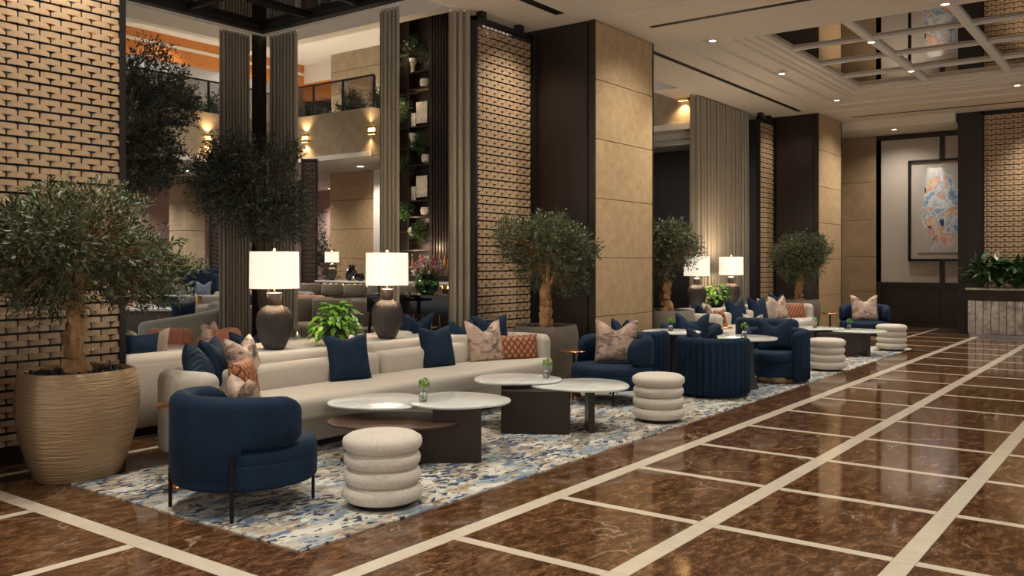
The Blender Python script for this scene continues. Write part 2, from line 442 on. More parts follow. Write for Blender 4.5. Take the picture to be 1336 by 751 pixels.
# ---- floor: every tile and inlay strip its own piece
flo = struct('floor', bx(-4, 27, -7, 27, -.10, -.006), 'grout')
TM = {}
def tile(x0, x1, y0, y1, mat='brown_marble', name='marble_tile', zt=0, g=.0015):
    x0 += g; x1 -= g; y0 += g; y1 -= g
    if x1-x0 < .01 or y1-y0 < .01: return
    key = (round(x1-x0, 3), round(y1-y0, 3), mat)
    if key not in TM:
        a, b = (x1-x0)/2, (y1-y0)/2
        V, F = bx(-a, a, -b, b, -.012, 0)
        me = bpy.data.meshes.new(name); me.from_pydata(V, [], F); me.materials.append(M(mat)); TM[key] = me
    return link(name, TM[key], flo, ((x0+x1)/2, (y0+y1)/2, zt))
XS = [2.86+1.107*k for k in range(-4, 18)]; XS[4] = 2.82
YS = [3.39, 2.29, 1.155, .04, -1.08, -2.2]
LW, TW = .06, .04
def xw(i): return LW if i == 4 else TW
for i in range(len(XS)-1):
    for y in YS: tile(XS[i]+xw(i), XS[i+1]-xw(i+1), y-LW, y+LW, 'cream_marble', 'marble_strip')
    for a, b in zip(YS[1:], YS[:-1]): tile(XS[i]+xw(i), XS[i+1]-xw(i+1), a+LW, b-LW)
for i in range(len(XS)):
    for a, b in zip(YS[1:], YS[:-1]): tile(XS[i]-xw(i), XS[i]+xw(i), a+LW, b-LW, 'cream_marble', 'marble_strip')
    for y in YS: tile(XS[i]-xw(i), XS[i]+xw(i), y-LW, y+LW, 'cream_marble', 'marble_strip')
YL = [3.39, 4.72, 5.90, 7.06]
for i in range(4):                      # left of the cross aisle strip
    for a, b in zip(YL[:-1], YL[1:]):
        tile(XS[i]+TW, XS[i+1]-xw(i+1), a+(LW if a == 3.39 else TW), b-TW)
    for y in YL[1:]: tile(XS[i]-TW, XS[i+1]-xw(i+1), y-TW, y+TW, 'cream_marble', 'marble_strip')
for a, b in zip(YL[:-1], YL[1:]):
    tile(2.82-LW, 2.82+LW, a+LW if a == 3.39 else a, b, 'cream_marble', 'marble_strip')
    tile(2.82+LW, 3.42, a+(LW if a == 3.39 else 0), b-(TW if b > 7 else 0))
tile(2.82, 9.0, 7.06-TW, 7.06+TW, 'cream_marble', 'marble_strip')
tile(2.82, 3.42, 7.10, 7.4); tile(3.42, 6.0, 6.3, 7.02); tile(3.42, 6.0, 7.10, 7.5); tile(6.0, 9.0, 6.3, 7.02)
XB = [3.42]+[x for x in XS if 3.6 < x < 17.8]
for a, b in zip(XB[:-1], XB[1:]): tile(a, b, 3.39+LW, 4.0)
XR = [x for x in XS if x > 16.1]+[23.25]
for i, (a, b) in enumerate(zip(XR[:-1], XR[1:])):
    a0 = max(a, 17.0)
    if b > 17.2:
        tile(a0+TW, b-TW, 3.39+LW, 4.55-TW); tile(a0+TW, b-TW, 4.55-TW, 4.55+TW, 'cream_marble', 'marble_strip'); tile(a0+TW, b-TW, 4.55+TW, 6.3)
        tile(b-TW, b+TW, 3.39+LW, 6.3, 'cream_marble', 'marble_strip')
for o in flo.children: pass
rug = struct('area_rug', slab(rect(3.25, 17.55, 3.86, 6.36, .01), -.005, .010, .004), 'rug_wool'); del rug['kind']
tag(rug, 'long blue, beige and ivory mottled rug under the seating along the marble aisle', 'rug')
rug2 = mobj('area_rug', *slab(rect(3.4, 9.0, 7.55, 12.5, .01), -.005, .010, .004), 'rug_wool', smooth=False)
tag(rug2, 'mottled rug in the inner lounge behind the long cream sofa', 'rug')

# ---- ceiling
cei = struct('ceiling', join([bx(-4, 23.8, 6.17, 7.5, 4.93, 5.3), bx(-4, 23.8, -7, -1.2, 4.93, 5.3), bx(-4, 2.5, -1.2, 6.17, 4.93, 5.3),
      bx(10.6, 12.1, -1.2, 6.17, 4.93, 5.3), bx(20.2, 23.8, -1.2, 6.17, 4.93, 5.3), bx(7.5, 15.6, 7.5, 7.62, 4.93, 5.3), bx(15.6, 23.8, 7.5, 8.2, 4.93, 5.3),
      bx(21.84, 23.3, 3.92, 8, 4.73, 4.94)]), 'paint_ceiling')
def ring(x0, x1, y0, y1, dx, dy, z, t=.05):
    return join([bx(x0, x0+dx, y0, y1, z, z+t), bx(x1-dx, x1, y0, y1, z, z+t), bx(x0+dx, x1-dx, y0, y0+dy, z, z+t), bx(x0+dx, x1-dx, y1-dy, y1, z, z+t)])
for X0 in (2.5, 12.1):
    X1 = X0+8.1; Y0, Y1 = -1.2, 6.17; IX, IY = 1.35, 1.02
    for k, (f0, f1, z) in enumerate(((0, .38, 4.975), (.38, .70, 5.02), (.70, .80, 5.06), (.80, .92, 5.09), (.92, 1.02, 5.13))):
        struct('cornice_step', ring(X0+IX*f0, X1-IX*f0, Y0+IY*f0, Y1-IY*f0, IX*(f1-f0), IY*(f1-f0), z, 5.28-z), 'paint_ceiling', cei)
    mx0, mx1, my0, my1 = X0+IX, X1-IX, Y0+IY, Y1-IY
    cx = [mx0]+[mx0+(mx1-mx0)*q for q in (.26, .52, .78)]+[mx1]; cy = [my0, 1.06, 2.48, 3.90, my1]
    for a, b in zip(cx[:-1], cx[1:]):
        for c, d in zip(cy[:-1], cy[1:]): struct('mirror_panel', bx(a+.002, b-.002, c+.002, d-.002, 5.19, 5.2), 'bronze_mirror', cei)
    for y in cy[1:-1]: struct('ceiling_bar', slab(rect(mx0, mx1, y-.055, y+.055, .008, 1), 5.13, 5.195, 0, .012), 'paint_white', cei)
    for x in cx[1:-1]: struct('ceiling_bar', slab(rect(x-.035, x+.035, my0, my1, .008, 1), 5.145, 5.195, 0, .010), 'paint_white', cei)
def vent(x0, x1, y0, y1, label, n=3):
    t = thing('ceiling_vent', label, 'vent', ((x0+x1)/2, (y0+y1)/2, 4.93)); a, b = (x1-x0)/2, (y1-y0)/2
    vb = part('vent_backing', bx(-a, a, -b, b, -.003, .002), 'black_metal', t, False)
    for k in range(n):
        if a > b: q = -b+2*b*(k+.5)/n; v = bx(-a, a, q-.006, q+.006, -.007, -.002)
        else: q = -a+2*a*(k+.5)/n; v = bx(q-.006, q+.006, -b, b, -.007, -.002)
        part('vent_slat', v, 'bronze', vb, False)
vent(12.3, 19.6, 6.59, 6.69, 'long slot vent in the soffit between the two far stone piers')
vent(7.9, 10.0, 6.55, 6.69, 'slot vent in the soffit above the middle woven screen')
vent(11.28, 11.38, .5, 5.96, 'slot vent crossing the ceiling beam by the middle stone pier', 2)
vent(21.1, 21.2, -1.5, 5.95, 'slot vent in the ceiling before the artwork alcove', 2)

# ---- stone piers
def pier(name, X):
    s = struct(name, join([bx(X+.02, X+1.70, 6.42, 8.2, 0, 4.93)]), 'dark_wood')
    for k in range(6):
        z0 = .84+.82*(k-1) if k else 0; z1 = .84+.82*k if k < 6 else 4.93
        z0 = max(0, z0); z1 = min(4.925, z1) if k < 5 else 4.925
        struct('stone_panel', slab([(X+.02, 6.385), (X+1.70, 6.385), (X+1.70, 6.43), (X+.02, 6.43)], z0+.004, z1-.004, .003, .003, 1), 'limestone', s)
    struct('edge_trim', bx(X, X+.022, 6.375, 6.45, 0, 4.93), 'bronze', s); struct('edge_trim', bx(X+1.698, X+1.72, 6.375, 6.45, 0, 4.93), 'bronze', s)
    for z0, z1 in ((.16, 1.12), (1.2, 4.88)):
        struct('wood_panel', slab([(X, 6.5), (X+.02, 6.5), (X+.02, 7.34), (X, 7.34)], z0, z1, .004, .004, 1), 'dark_wood', s)
    struct('panel_rail', bx(X-.012, X+.02, 6.45, 7.38, 1.12, 1.15), 'dark_wood', s)
    struct('skirting', bx(X-.012, X+.02, 6.45, 7.38, 0, .14), 'dark_wood', s)
pier('wall_stone_pier_middle', 10.5); pier('wall_stone_pier_far', 20.1); pier('wall_stone_pier_near', .9)
struct('wall_side_return', bx(21.8, 23.3, 6.85, 7.3, 0, 4.93), 'dark_limestone')

# ---- back wall with the artwork alcove
bw = struct('wall_back', bx(23.3, 23.5, 3.3, 8.2, 0, 4.93), 'dark_wood')
for z0, z1 in zip((0, .85, 1.73, 2.65, 3.59), (.85, 1.73, 2.65, 3.59, 4.73)):
    struct('stone_panel', slab([(23.26, 5.94), (23.3, 5.94), (23.3, 7.0), (23.26, 7.0)], z0+.004, z1-.004, .003, .003, 1), 'dark_limestone', bw)
struct('fabric_panel', bx(23.275, 23.3, 4.51, 5.84, 1.10, 4.60), 'wall_fabric', bw); struct('fabric_panel', bx(23.275, 23.3, 3.3, 4.39, 1.10, 4.60), 'wall_fabric', bw)
for y in (5.84, 4.39): struct('panel_post', bx(23.25, 23.3, y, y+.11, 1.1, 4.62), 'dark_wood', bw)
struct('panel_post', bx(23.25, 23.3, 5.84, 5.95, 0, 4.73), 'dark_wood', bw)
struct('panel_rail', bx(23.25, 23.3, 3.3, 5.84, 4.60, 4.70), 'dark_wood', bw); struct('panel_rail', bx(23.24, 23.3, 3.3, 5.84, 1.02, 1.10), 'dark_wood', bw)
for a, b in ((4.5, 5.75), (3.4, 4.4)): struct('wainscot_panel', slab([(23.28, a), (23.3, a), (23.3, b), (23.28, b)], .14, .96, .004, .004, 1), 'dark_wood', bw)
struct('skirting', bx(23.26, 23.3, 3.3, 5.84, 0, .10), 'dark_wood', bw)
wr = struct('wall_right', join([bx(22.0, 23.3, 3.37, 3.88, 0, 4.93), bx(22.12, 22.3, -6, 3.37, 0, 4.93)]), 'dark_wood')
art = thing('framed_painting', 'tall abstract painting of swirling blue and orange brushstrokes in a dark frame', 'painting', (23.27, 4.45, 2.84))
part('backing_board', bx(-.03, 0, -.70, .70, -1.19, 1.19), 'wall_fabric', art, False)
part('canvas', slab([(-.05, -.52), (-.03, -.52), (-.03, .52), (-.05, .52)], -1.02, 1.02, .002, .002, 1), 'abstract_painting', art, False)
for a, b, c, d in ((-.74, .74, 1.17, 1.22), (-.74, .74, -1.22, -1.17), (.69, .74, -1.22, 1.22), (-.74, -.69, -1.22, 1.22)):
    part('frame_bar', bx(-.10, 0, a, b, c, d), 'black_metal', art, False)
spot((22.95, 4.62, 4.68), 55, 26, .7, NEUT, (23.22, 4.58, 3.55), .02)

# ---- woven screens
def strap_mesh(low):
    w2, h = .0800, .0455
    xs = (-w2, -w2*.55, 0, w2*.55, w2); bul = (0, .009, .014, .009, 0)
    top = (h/2-(.015 if low else 0), h/2, h/2, h/2, h/2-(.015 if low else 0)); bot = (-h/2,)*5
    V = []
    for i in range(5): V += [(xs[i], -bul[i]-.004, top[i]), (xs[i], -bul[i]-.004, bot[i])]
    for i in range(5): V += [(xs[i], -bul[i]+.002, top[i]), (xs[i], -bul[i]+.002, bot[i])]
    F = []
    for i in range(4):
        a = 2*i; F += [(a, a+1, a+3, a+2), (10+a, 12+a, 13+a, 11+a), (a, a+2, a+12, a+10), (a+1, a+11, a+13, a+3)]
    F += [(0, 10, 11, 1), (8, 9, 19, 18)]
    return V, F
SM = []
for low in (0, 1):
    V, F = strap_mesh(low); me = bpy.data.meshes.new('strap'); me.from_pydata(V, [], F); me.materials.append(M('strap')); SM.append(me)
def screen(label, loc, rz, width, z0, z1, nmax, zpref=2.0, brackets=(), xoff=0, pitch=.112, brick=.172, group=None, back=False, sides=True, smat='strap'):
    t = thing('woven_screen', label, 'screen', loc, rz, group)
    pos = []
    n = int((z1-z0)/pitch)
    for k in range(n):
        z = z0+(k+.5)*pitch
        for low in (0, 1):
            zz = z+.026-.047*low; x = xoff-(brick/2 if low else 0)
            while x < width+brick/2:
                pos.append((x, zz, low)); x += brick
    def rank(p): return abs(p[1]-zpref)
    full = [p for p in pos if brick/2-.002 <= p[0] <= width-brick/2+.002]; full.sort(key=rank)
    sel = set(full[:nmax])
    for p in full[:nmax]: link('strap', SM[p[2]], t, (p[0], 0, p[1]))
    rest = []
    for p in pos:
        if p in sel: continue
        V, F = strap_mesh(p[2]); a = max(-.080, .0-p[0]); b = min(.080, width-p[0])
        if b-a < .02: continue
        V = [(p[0]+min(max(v[0], a), b), v[1], v[2]+p[1]) for v in V]; rest.append((V, F))
    if rest: part('strap', join(rest), smat, t, False, kind='stuff')
    k = 0; x = xoff
    rods = []
    while x < width+.01:
        if x > 0: rods.append(lathe([(.006, z0), (.006, z1)], 6, cx=x, cy=.004))
        x += brick/2
    for r_ in rods: part('rod', r_, 'dark_bronze', t)
    part('crossbar', join([bx(0, width, .012, .022, z0+k*pitch-.014, z0+k*pitch+.014) for k in range(n+1)]), 'dark_bronze', t, False, kind='stuff')
    fr = []
    if sides: fr += [bx(-.055, 0, -.03, .05, 0, z1+.06), bx(width, width+.055, -.03, .05, 0, z1+.06)]
    fr += [bx(-.055, width+.055, -.03, .05, z1, z1+.06), bx(-.055, width+.055, -.03, .05, z0-.03, z0)]
    for f in fr: part('frame_bar', f, 'dark_bronze', t, False)
    if z0 < .3: part('plinth', bx(-.055, width+.055, -.05, .06, 0, z0-.03), 'dark_bronze', t, False)
    for x in brackets: part('ceiling_bracket', bx(x-.05, x+.05, -.04, .06, z1+.06, 4.93), 'dark_bronze', t, False)
    if back: part('back_panel', bx(-.05, width+.05, .06, .08, z0, z1), 'dark_wood', t, False)
    return t
screen('large woven strap screen at the left edge behind the biggest potted olive tree', (2.65, 7.4, 0), 0, 1.55, .13, 4.78, 300, 2.2, (.4, 1.2), xoff=.045+.06)
screen('tall woven strap screen beside the middle stone pier', (9.17, 7.4, 0), 0, 1.22, .13, 4.78, 300, 3.0, (.13, .98), xoff=.05)
screen('narrow woven strap screen beside the far stone pier', (19.2, 7.4, 0), 0, .82, .13, 4.78, 0, brackets=(.1, .6), xoff=.05)
screen('woven strap screen on the right-hand wall above the marble planter', (22.02, 3.35, 0), -PI/2, 4.6, .13, 4.85, 300, 3.4, xoff=.05)

# ---- inner lounge (double height) : balconies, upper floor, columns
at = struct('ceiling_atrium', join([bx(-3, 15.3, 7.6, 20, 8.3, 8.5), bx(15.0, 15.35, 7.6, 20.3, 7.25, 8.4), bx(-3, 15.35, 20, 20.3, 7.42, 8.4),
      bx(15.3, 24, 7.95, 27, 8.06, 8.2), bx(-3, 15.3, 20.3, 27, 8.06, 8.2)]), 'paint_white')
bal = struct('wall_balcony', join([bx(15.3, 15.6, 15.6, 20.3, 4.2, 5.35), bx(16.7, 17.0, 7.8, 12.9, 4.36, 5.6), bx(-3, 15.3, 20, 20.3, 4.2, 5.45)]), 'balcony_stone')
struct('cornice', join([bx(15.24, 15.3, 15.6, 20, 4.16, 4.28), bx(16.62, 16.7, 7.8, 12.9, 4.30, 4.42), bx(-3, 15.3, 19.94, 20, 4.16, 4.28)]), 'paint_white', bal)
struct('ceiling_gallery', join([bx(15.6, 24, 15.85, 27, 4.2, 4.4), bx(17.0, 24, 8.25, 15.85, 4.36, 4.5), bx(-3, 15.6, 20.3, 27, 4.2, 4.4), bx(17.5, 17.7, 8.25, 13, 4.24, 4.36), bx(18.4, 18.6, 8.25, 13, 4.24, 4.36)]), 'paint_white')
struct('wall_plaster', join([bx(-3, 24, 26.6, 26.8, 0, 8.1), bx(22.2, 22.4, 11, 26.6, 0, 8.1)]), 'pink_plaster')
struct('wall_dark_panelling', join([bx(20.3, 20.5, 8.25, 13.0, 0, 4.36), bx(17.0, 20.3, 12.9, 13.0, 0, 4.36)]), 'dark_wood')
def onX(x, X):
    l = (x-668)/1163; return X*(math.sin(A)-l*math.cos(A))/(math.cos(A)+l*math.sin(A))
def onY(x, Y):
    l = (x-668)/1163; return Y*(math.cos(A)+l*math.sin(A))/(math.sin(A)-l*math.cos(A))
def stonecol(name, x0, x1, y0, y1, zs, mat='limestone'):
    s = struct(name, bx(x0+.02, x1-.02, y0+.02, y1-.02, zs[0], zs[-1]), 'grout')
    for a, b in zip(zs[:-1], zs[1:]): struct('stone_panel', slab(rect(x0, x1, y0, y1, .03, 2), a+.006, b-.006, .004, .004, 1), mat, s)
stonecol('wall_gallery_column', 18.0, 18.8, onX(487, 18), onX(430, 18), (0, .85, 1.7, 2.55, 3.4, 4.2))
stonecol('wall_upper_column', 19.0, 19.8, onX(497, 19), onX(432, 19), (4.4, 5.2, 6.0, 6.8, 7.5, 8.06), 'balcony_stone')
stonecol('wall_left_column', onY(240, 24), onY(268, 24), 24, 24.8, (0, .85, 1.7, 2.55, 3.4, 4.2), 'balcony_stone')
struct('wall_upper_white', join([bx(19.5, 19.7, onX(432, 19.5), 26, 7.45, 8.06), bx(17.8, 18.0, onX(495, 17.8)-.05, onX(488, 17.8)+.02, 0, 4.2)]), 'paint_white')
struct('trim_1', join([bx(19.5, 19.8, 21.3, 26, 6.9, 7.45), bx(3, 19.6, 23, 23.2, 7.80, 8.06), bx(3, 19.6, 23, 23.2, 7.32, 7.71)]), 'orange_wood')
struct('trim_2', bx(3, 19.6, 22.98, 23.2, 7.71, 7.80), 'paint_white')
struct('wall_upper_steel', bx(3, 19.6, 23.05, 23.2, 5.0, 7.32), 'steel')
struct('wall_upper_back', bx(20.6, 20.8, 13, 26, 4.4, 8.06), 'brown_wood')
# dark corner column, dark soffit with gridded mirror
sof = struct('ceiling_canopy', join([bx(-3, 8.3, 10.58, 10.7, 4.93, 5.2), bx(8.18, 8.3, 7.5, 10.58, 4.93, 5.2), bx(-3, 8.18, 7.5, 7.6, 4.93, 5.2), bx(-3, 8.3, 7.5, 10.7, 5.2, 5.3)]), 'dark_bronze')
struct('edge_trim', join([bx(-3, 8.33, 10.70, 10.73, 4.90, 4.97), bx(8.30, 8.33, 8.0, 10.73, 4.90, 4.97)]), 'paint_white', sof)
gx = [-3, -1.2, .2, 1.6, 3.0, 4.4, 5.7, 7.0, 8.18]; gy = [7.6, 8.6, 9.6, 10.58]
for a, b in zip(gx[:-1], gx[1:]):
    for c, d in zip(gy[:-1], gy[1:]): struct('mirror_panel', bx(a, b, c, d, 5.01, 5.02), 'dark_mirror', sof)
for x in gx[1:-1]: struct('ceiling_bar', bx(x-.03, x+.03, 7.6, 10.58, 4.97, 5.01), 'dark_bronze', sof)
for y in gy[1:-1]: struct('ceiling_bar', bx(-3, 8.18, y-.03, y+.03, 4.96, 5.01), 'dark_bronze', sof)
struct('wall_corner_column', join([bx(8.23, 8.38, 10.72, 10.86, 0, 4.93)]), 'dark_wood')
struct('wall_bar_panel', join([bx(16.0, 16.3, 12.95, 14.32, 0, 8.3)]+[bx(15.97, 16.0, 12.97+.09*k, 13.02+.09*k, 0, 8.3) for k in range(15)]), 'dark_wood')

# ---- curtains
def curtain(label, p0, p1, z1, folds, depth=.06, z0=.02, group=None, mat='curtain'):
    a = Vector(p0); b = Vector(p1); L = (b-a).length; t = (b-a).normalized(); nrm = Vector((-t.y, t.x))
    root = thing('curtain', label, 'curtain', ((p0[0]+p1[0])/2, (p0[1]+p1[1])/2, 0), math.atan2(t.y, t.x), group)
    n = folds*12; R = []
    for z, amp in ((z0, 1.1), (z1*.3, 1), (z1*.7, .95), (z1, .8)):
        r = []
        for i in range(n+1):
            u = i/n; x = -L/2+L*u; ph = 2*PI*folds*u+.5*math.sin(7*u+folds)
            r.append((x-.30*L/folds*math.sin(2*ph)*.5, depth*amp*(math.sin(ph)+.12*math.sin(.37*ph+1)), z))
        r2 = [(p[0], p[1]+.008, p[2]) for p in r[::-1]]
        R.append(r+r2)
    part('pleated_cloth', loft(R), mat, root); part('track', bx(-L/2, L/2, -.012, .012, z1-.02, z1+.01), 'paint_white', root, False)
curtain('grey-beige curtain left of the dark corner post behind the spreading olive tree', (7.74, 10.92), (8.22, 10.92), 4.92, 9, .035)
curtain('grey-beige curtain right of the dark corner post in the inner lounge', (8.45, 10.74), (8.45, 10.12), 4.92, 8, .035)
curtain('narrow grey curtain hanging just left of the back-bar shelving', (8.45, 8.45), (8.45, 8.10), 4.92, 5, .035)
curtain('pale curtain gathered against the middle woven screen', (8.95, 7.68), (9.12, 7.46), 4.92, 3, .035)
curtain('wide grey-beige curtain behind the two far table lamps', (16.36, 7.66), (19.1, 7.66), 4.92, 17, .085)

# ---- sconces
def sconce(label, loc, rz):
    t = thing('wall_sconce', label, 'sconce', loc, rz, 'brass wall sconces on the balcony')
    part('backplate', bx(-.05, .05, -.02, 0, -.09, .09), 'brass', t, False)
    bu = part('brass_band', slab(rect(-.13, .13, -.11, -.02, .02), .045, .105, .005), 'brass', t); bl = part('brass_band', slab(rect(-.13, .13, -.11, -.02, .02), -.105, -.045, .005), 'brass', t)
    part('light_core', slab(rect(-.10, .10, -.09, -.03, .02), -.045, .045, .005), 'sconce_lit', t, label='glowing centre')
    part('diffuser', bx(-.10, .10, -.09, -.03, .106, .109), 'sconce_lit', bu, False); part('diffuser', bx(-.10, .10, -.09, -.03, -.109, -.106), 'sconce_lit', bl, False)
    d = Vector((math.sin(rz), -math.cos(rz), 0)); p = Vector(loc)+d*.10
    spot(p+Vector((0,0,.13)), 16, 120, 1, (1,.68,.36), p+Vector((0,0,1))-d*.1, .03)
    spot(p-Vector((0,0,.13)), 16, 120, 1, (1,.68,.36), p-Vector((0,0,1))-d*.1, .03)
sconce('brass wall sconce on the balcony front next to the far curtained column', (15.3, onX(400, 15.3), 4.78), -PI/2)
sconce('brass wall sconce on the balcony front beside the narrow grey curtain', (15.3, onX(487, 15.3), 4.78), -PI/2)
sconce('brass wall sconce beside the large dark olive tree in the left opening', (onY(270, 20), 20, 4.78), 0)
sconce('brass wall sconce above the potted tree beyond the middle stone pier', (16.7, onX(893, 16.7), 4.98), -PI/2)

# ---- downlights
def downlight(label, x, y, z, power=60, size=95, col=WARM, r=.05, group='recessed downlights'):
    t = thing('downlight', label, 'light', (x, y, z), 0, group)
    part('trim_ring', lathe([(r, 0), (r, -.006), (r+.018, -.006), (r+.018, 0)], 20), 'paint_white', t)
    part('lens', lathe([(.001, -.004), (r, -.004), (r, -.001), (.001, -.001)], 20), 'lens_lit', t)
    if power: spot((x, y, z-.02), power, size, .9, col)
HP = 135
for i, (x, y, z, lb) in enumerate(((12.75, 5.65, 4.975, 'recessed downlight at the near corner of the white ceiling tray'),
      (15.74, 5.65, 4.975, 'recessed downlight halfway along the white ceiling tray'), (19.0, 5.65, 4.975, 'recessed downlight at the far corner of the ceiling tray beside the far pier'),
      (19.45, 2.4, 4.975, 'recessed downlight in the tray at the right edge of the picture'), (22.3, 5.3, 4.73, 'recessed downlight in the alcove before the painting'),
      (14.95, 3.9, 5.13, 'nearer downlight where the white bars cross the ceiling mirror'), (17.66, 3.9, 5.13, 'farther downlight where the white bars cross the ceiling mirror'))):
    downlight(lb, x, y, z, 75 if x > 22 else HP, 150 if x > 22 else 95)
for x, y in ((3.1, 5.65), (6.2, 5.65), (9.4, 5.65), (9.4, 2.4), (6.2, 2.4), (3.1, 2.4), (12.75, 2.4), (12.75, -.6), (16, -.6), (6.2, -.6), (0, 4.5), (0, 1)):
    downlight('recessed downlight in the hall ceiling over the marble aisle', x, y, 4.93 if x == 0 else 4.975, HP, group='downlights over the marble aisle')
# wall-washers in the soffit close to the pier faces and screens
for p, tg, pw in (((11.3, 4.6, 4.9), (11.36, 6.4, 2.2), 130), ((20.9, 4.6, 4.9), (20.96, 6.4, 2.2), 130), ((3.7, 6.6, 4.9), (3.5, 7.4, 2.2), 110), ((9.8, 6.5, 4.9), (9.8, 7.4, 2.5), 60),
                  ((20.9, 1.9, 4.9), (22.0, 1.9, 2.6), 150), ((19.6, 6.5, 4.9), (19.6, 7.4, 2.5), 30)):
    spot(p, pw, 95, 1, WARM, tg, .05)
# lounge fittings
for x, y, z, lb in ((onX(470, 17)*0+17.04, 17.79, 4.2, 'downlight under the gallery behind the bar'), (18.0, 8.9, 4.36, 'downlight under the gallery beyond the far potted tree'),
                 (12.5, 23.3-.9, 8.06, 'left of the two upper-floor downlights over the left balcony'), (14.3, 22.4, 8.06, 'right of the two upper-floor downlights over the left balcony'),
                 (18.0, 17.6, 8.06, 'upper-floor downlight above the bar-side balcony'), (17.3, 20.6, 8.06, 'upper-floor downlight before the stone column')):
    downlight(lb, x, y, z, (90 if y > 22 else 260) if z > 5 else 110, 130, r=.09, group='lounge and gallery downlights')
for p in ((17.0, 21.2), (20.9, 21.0), (14.6, 25.6), (11.5, 25.6), (14.9, 22.6), (21.5, 24)): downlight('downlight added in the gallery ceiling to brighten the walls and columns', *p, 4.2, 230, 130, group='lounge and gallery downlights')  # extra downlights put in to brighten the plaster walls and columns
for p in ((11, 12), (13, 18), (7, 15), (11, 16)): downlight('high downlight over the inner lounge', *p, 8.3, 330, 80, group='lounge and gallery downlights')
for p in ((10, 21.6), (14.5, 21.3), (17.4, 21.8), (17.6, 16.4)): downlight('recessed downlight in the upper-floor ceiling', *p, 8.06, 260, 140, group='lounge and gallery downlights')

# ================================================================ OBJECTS
G = .010   # rug surface
# ---- long sofa: local x along length, y=0 base front, +y to the back
def sofa(label, loc, rz, L=4.70, D=.92, mat='sofa_fabric', top=.74, seats=True):
    t = thing('long_sofa', label, 'sofa', loc, rz)
    R = .42; th = .19
    x0, x1, yb = th/2, L-th/2, D-th/2
    path = [(x0+.10, .05), (x0+.02, .18), (x0, .30)]+[(x0+R+R*math.cos(a), yb-R+R*math.sin(a)) for a in [PI-PI/2*i/10 for i in range(11)]]
    path += [(x1-R+R*math.cos(a), yb-R+R*math.sin(a)) for a in [PI/2-PI/2*i/10 for i in range(11)]]+[(x1, .30), (x1-.02, .18), (x1-.10, .05)]
    path = path[::-1]
    part('back_and_arms', shell(path, .07, top, th, .10), mat, t)
    inn = [(x0+.06, .02), (x1-.06, .02), (x1, .2), (x1-.02, yb-.25), (x1-.25, yb), (x0+.25, yb), (x0+.02, yb-.25), (x0, .2)]
    part('base', slab([(x, y) for x, y in inn], .06, .30, .015), mat, t)
    part('plinth', slab([(x, y+.04) for x, y in inset(inn, .03)], 0, .065, .002), 'black_metal', t, False)
    P = []
    n = 40
    for i in range(n+1):
        u = i/n; x = x0+.06+(x1-x0-.12)*u; P.append((x, -.14+.05*(1-math.sin(PI*u))**2+.14*max(0, abs(2*u-1)-.9)*6))
    P += [(x1-.09, .35), (x1-.16, .62), (x0+.16, .62), (x0+.09, .35)]
    part('seat_cushion', slab(P, .285, .465, .05, .03), mat, t)
    if seats:
        m = L/2+.02
        for a, b in ((.42, m-.012), (m+.012, L-.42)):
            cu = slab(rect(a, b, yb-.30, yb-.10, .07, 4), 0, .235, .06, .02); part('back_cushion', xf(cu, (0, .0, .445)), mat, t)
        for a, b in ((.40, m-.008), (m+.008, L-.40)):
            part('back_bolster', slab(rect(a, b, yb-.13, yb+.09, .07, 4), .5, top+.012, .06, .02), mat, t)
    return t
s1 = sofa('long cream curved-arm sofa nearest the camera, right of the biggest olive tree', (3.97, 5.87, G), 0, L=4.88)
s2 = dup(s1, (13.57, 5.87, G), label='long cream curved-arm sofa in the far seating group before the far woven screen')
# sofa in the inner lounge seen from behind
s3 = sofa('long cream sofa seen from behind, in the inner lounge past the console', (8.45, 8.42, G), PI, 5.7, .92, top=.735)

# ---- consoles
def console(label, x0, x1, y0=6.86, y1=7.30, z=.745):
    t = thing('marble_console', label, 'console', ((x0+x1)/2, (y0+y1)/2, 0)); a, b = (x1-x0)/2, (y1-y0)/2
    part('marble_top', slab(rect(-a, a, -b, b, .02), z-.03, z, .006), 'white_marble', t)
    part('body', bx(-a+.03, a-.03, -b+.04, b-.03, .08, z-.035), 'dark_wood', t, False)
    part('plinth', bx(-a+.06, a-.06, -b+.07, b-.06, 0, .08), 'black_metal', t, False)
    n = 4
    for k in range(n):
        q0 = -a+.04+(2*a-.08)*k/n; q1 = -a+.04+(2*a-.08)*(k+1)/n
        part('door_panel', slab([(q0+.004, -b+.025), (q1-.004, -b+.025), (q1-.004, -b+.04), (q0+.004, -b+.04)], .10, z-.05, .003, .003, 1), 'dark_wood', t, False)
    return t
console('white marble-topped console behind the nearest cream sofa, carrying two lamps', 4.75, 7.95)
console('white marble-topped console behind the far cream sofa, carrying two lamps', 14.3, 17.55)

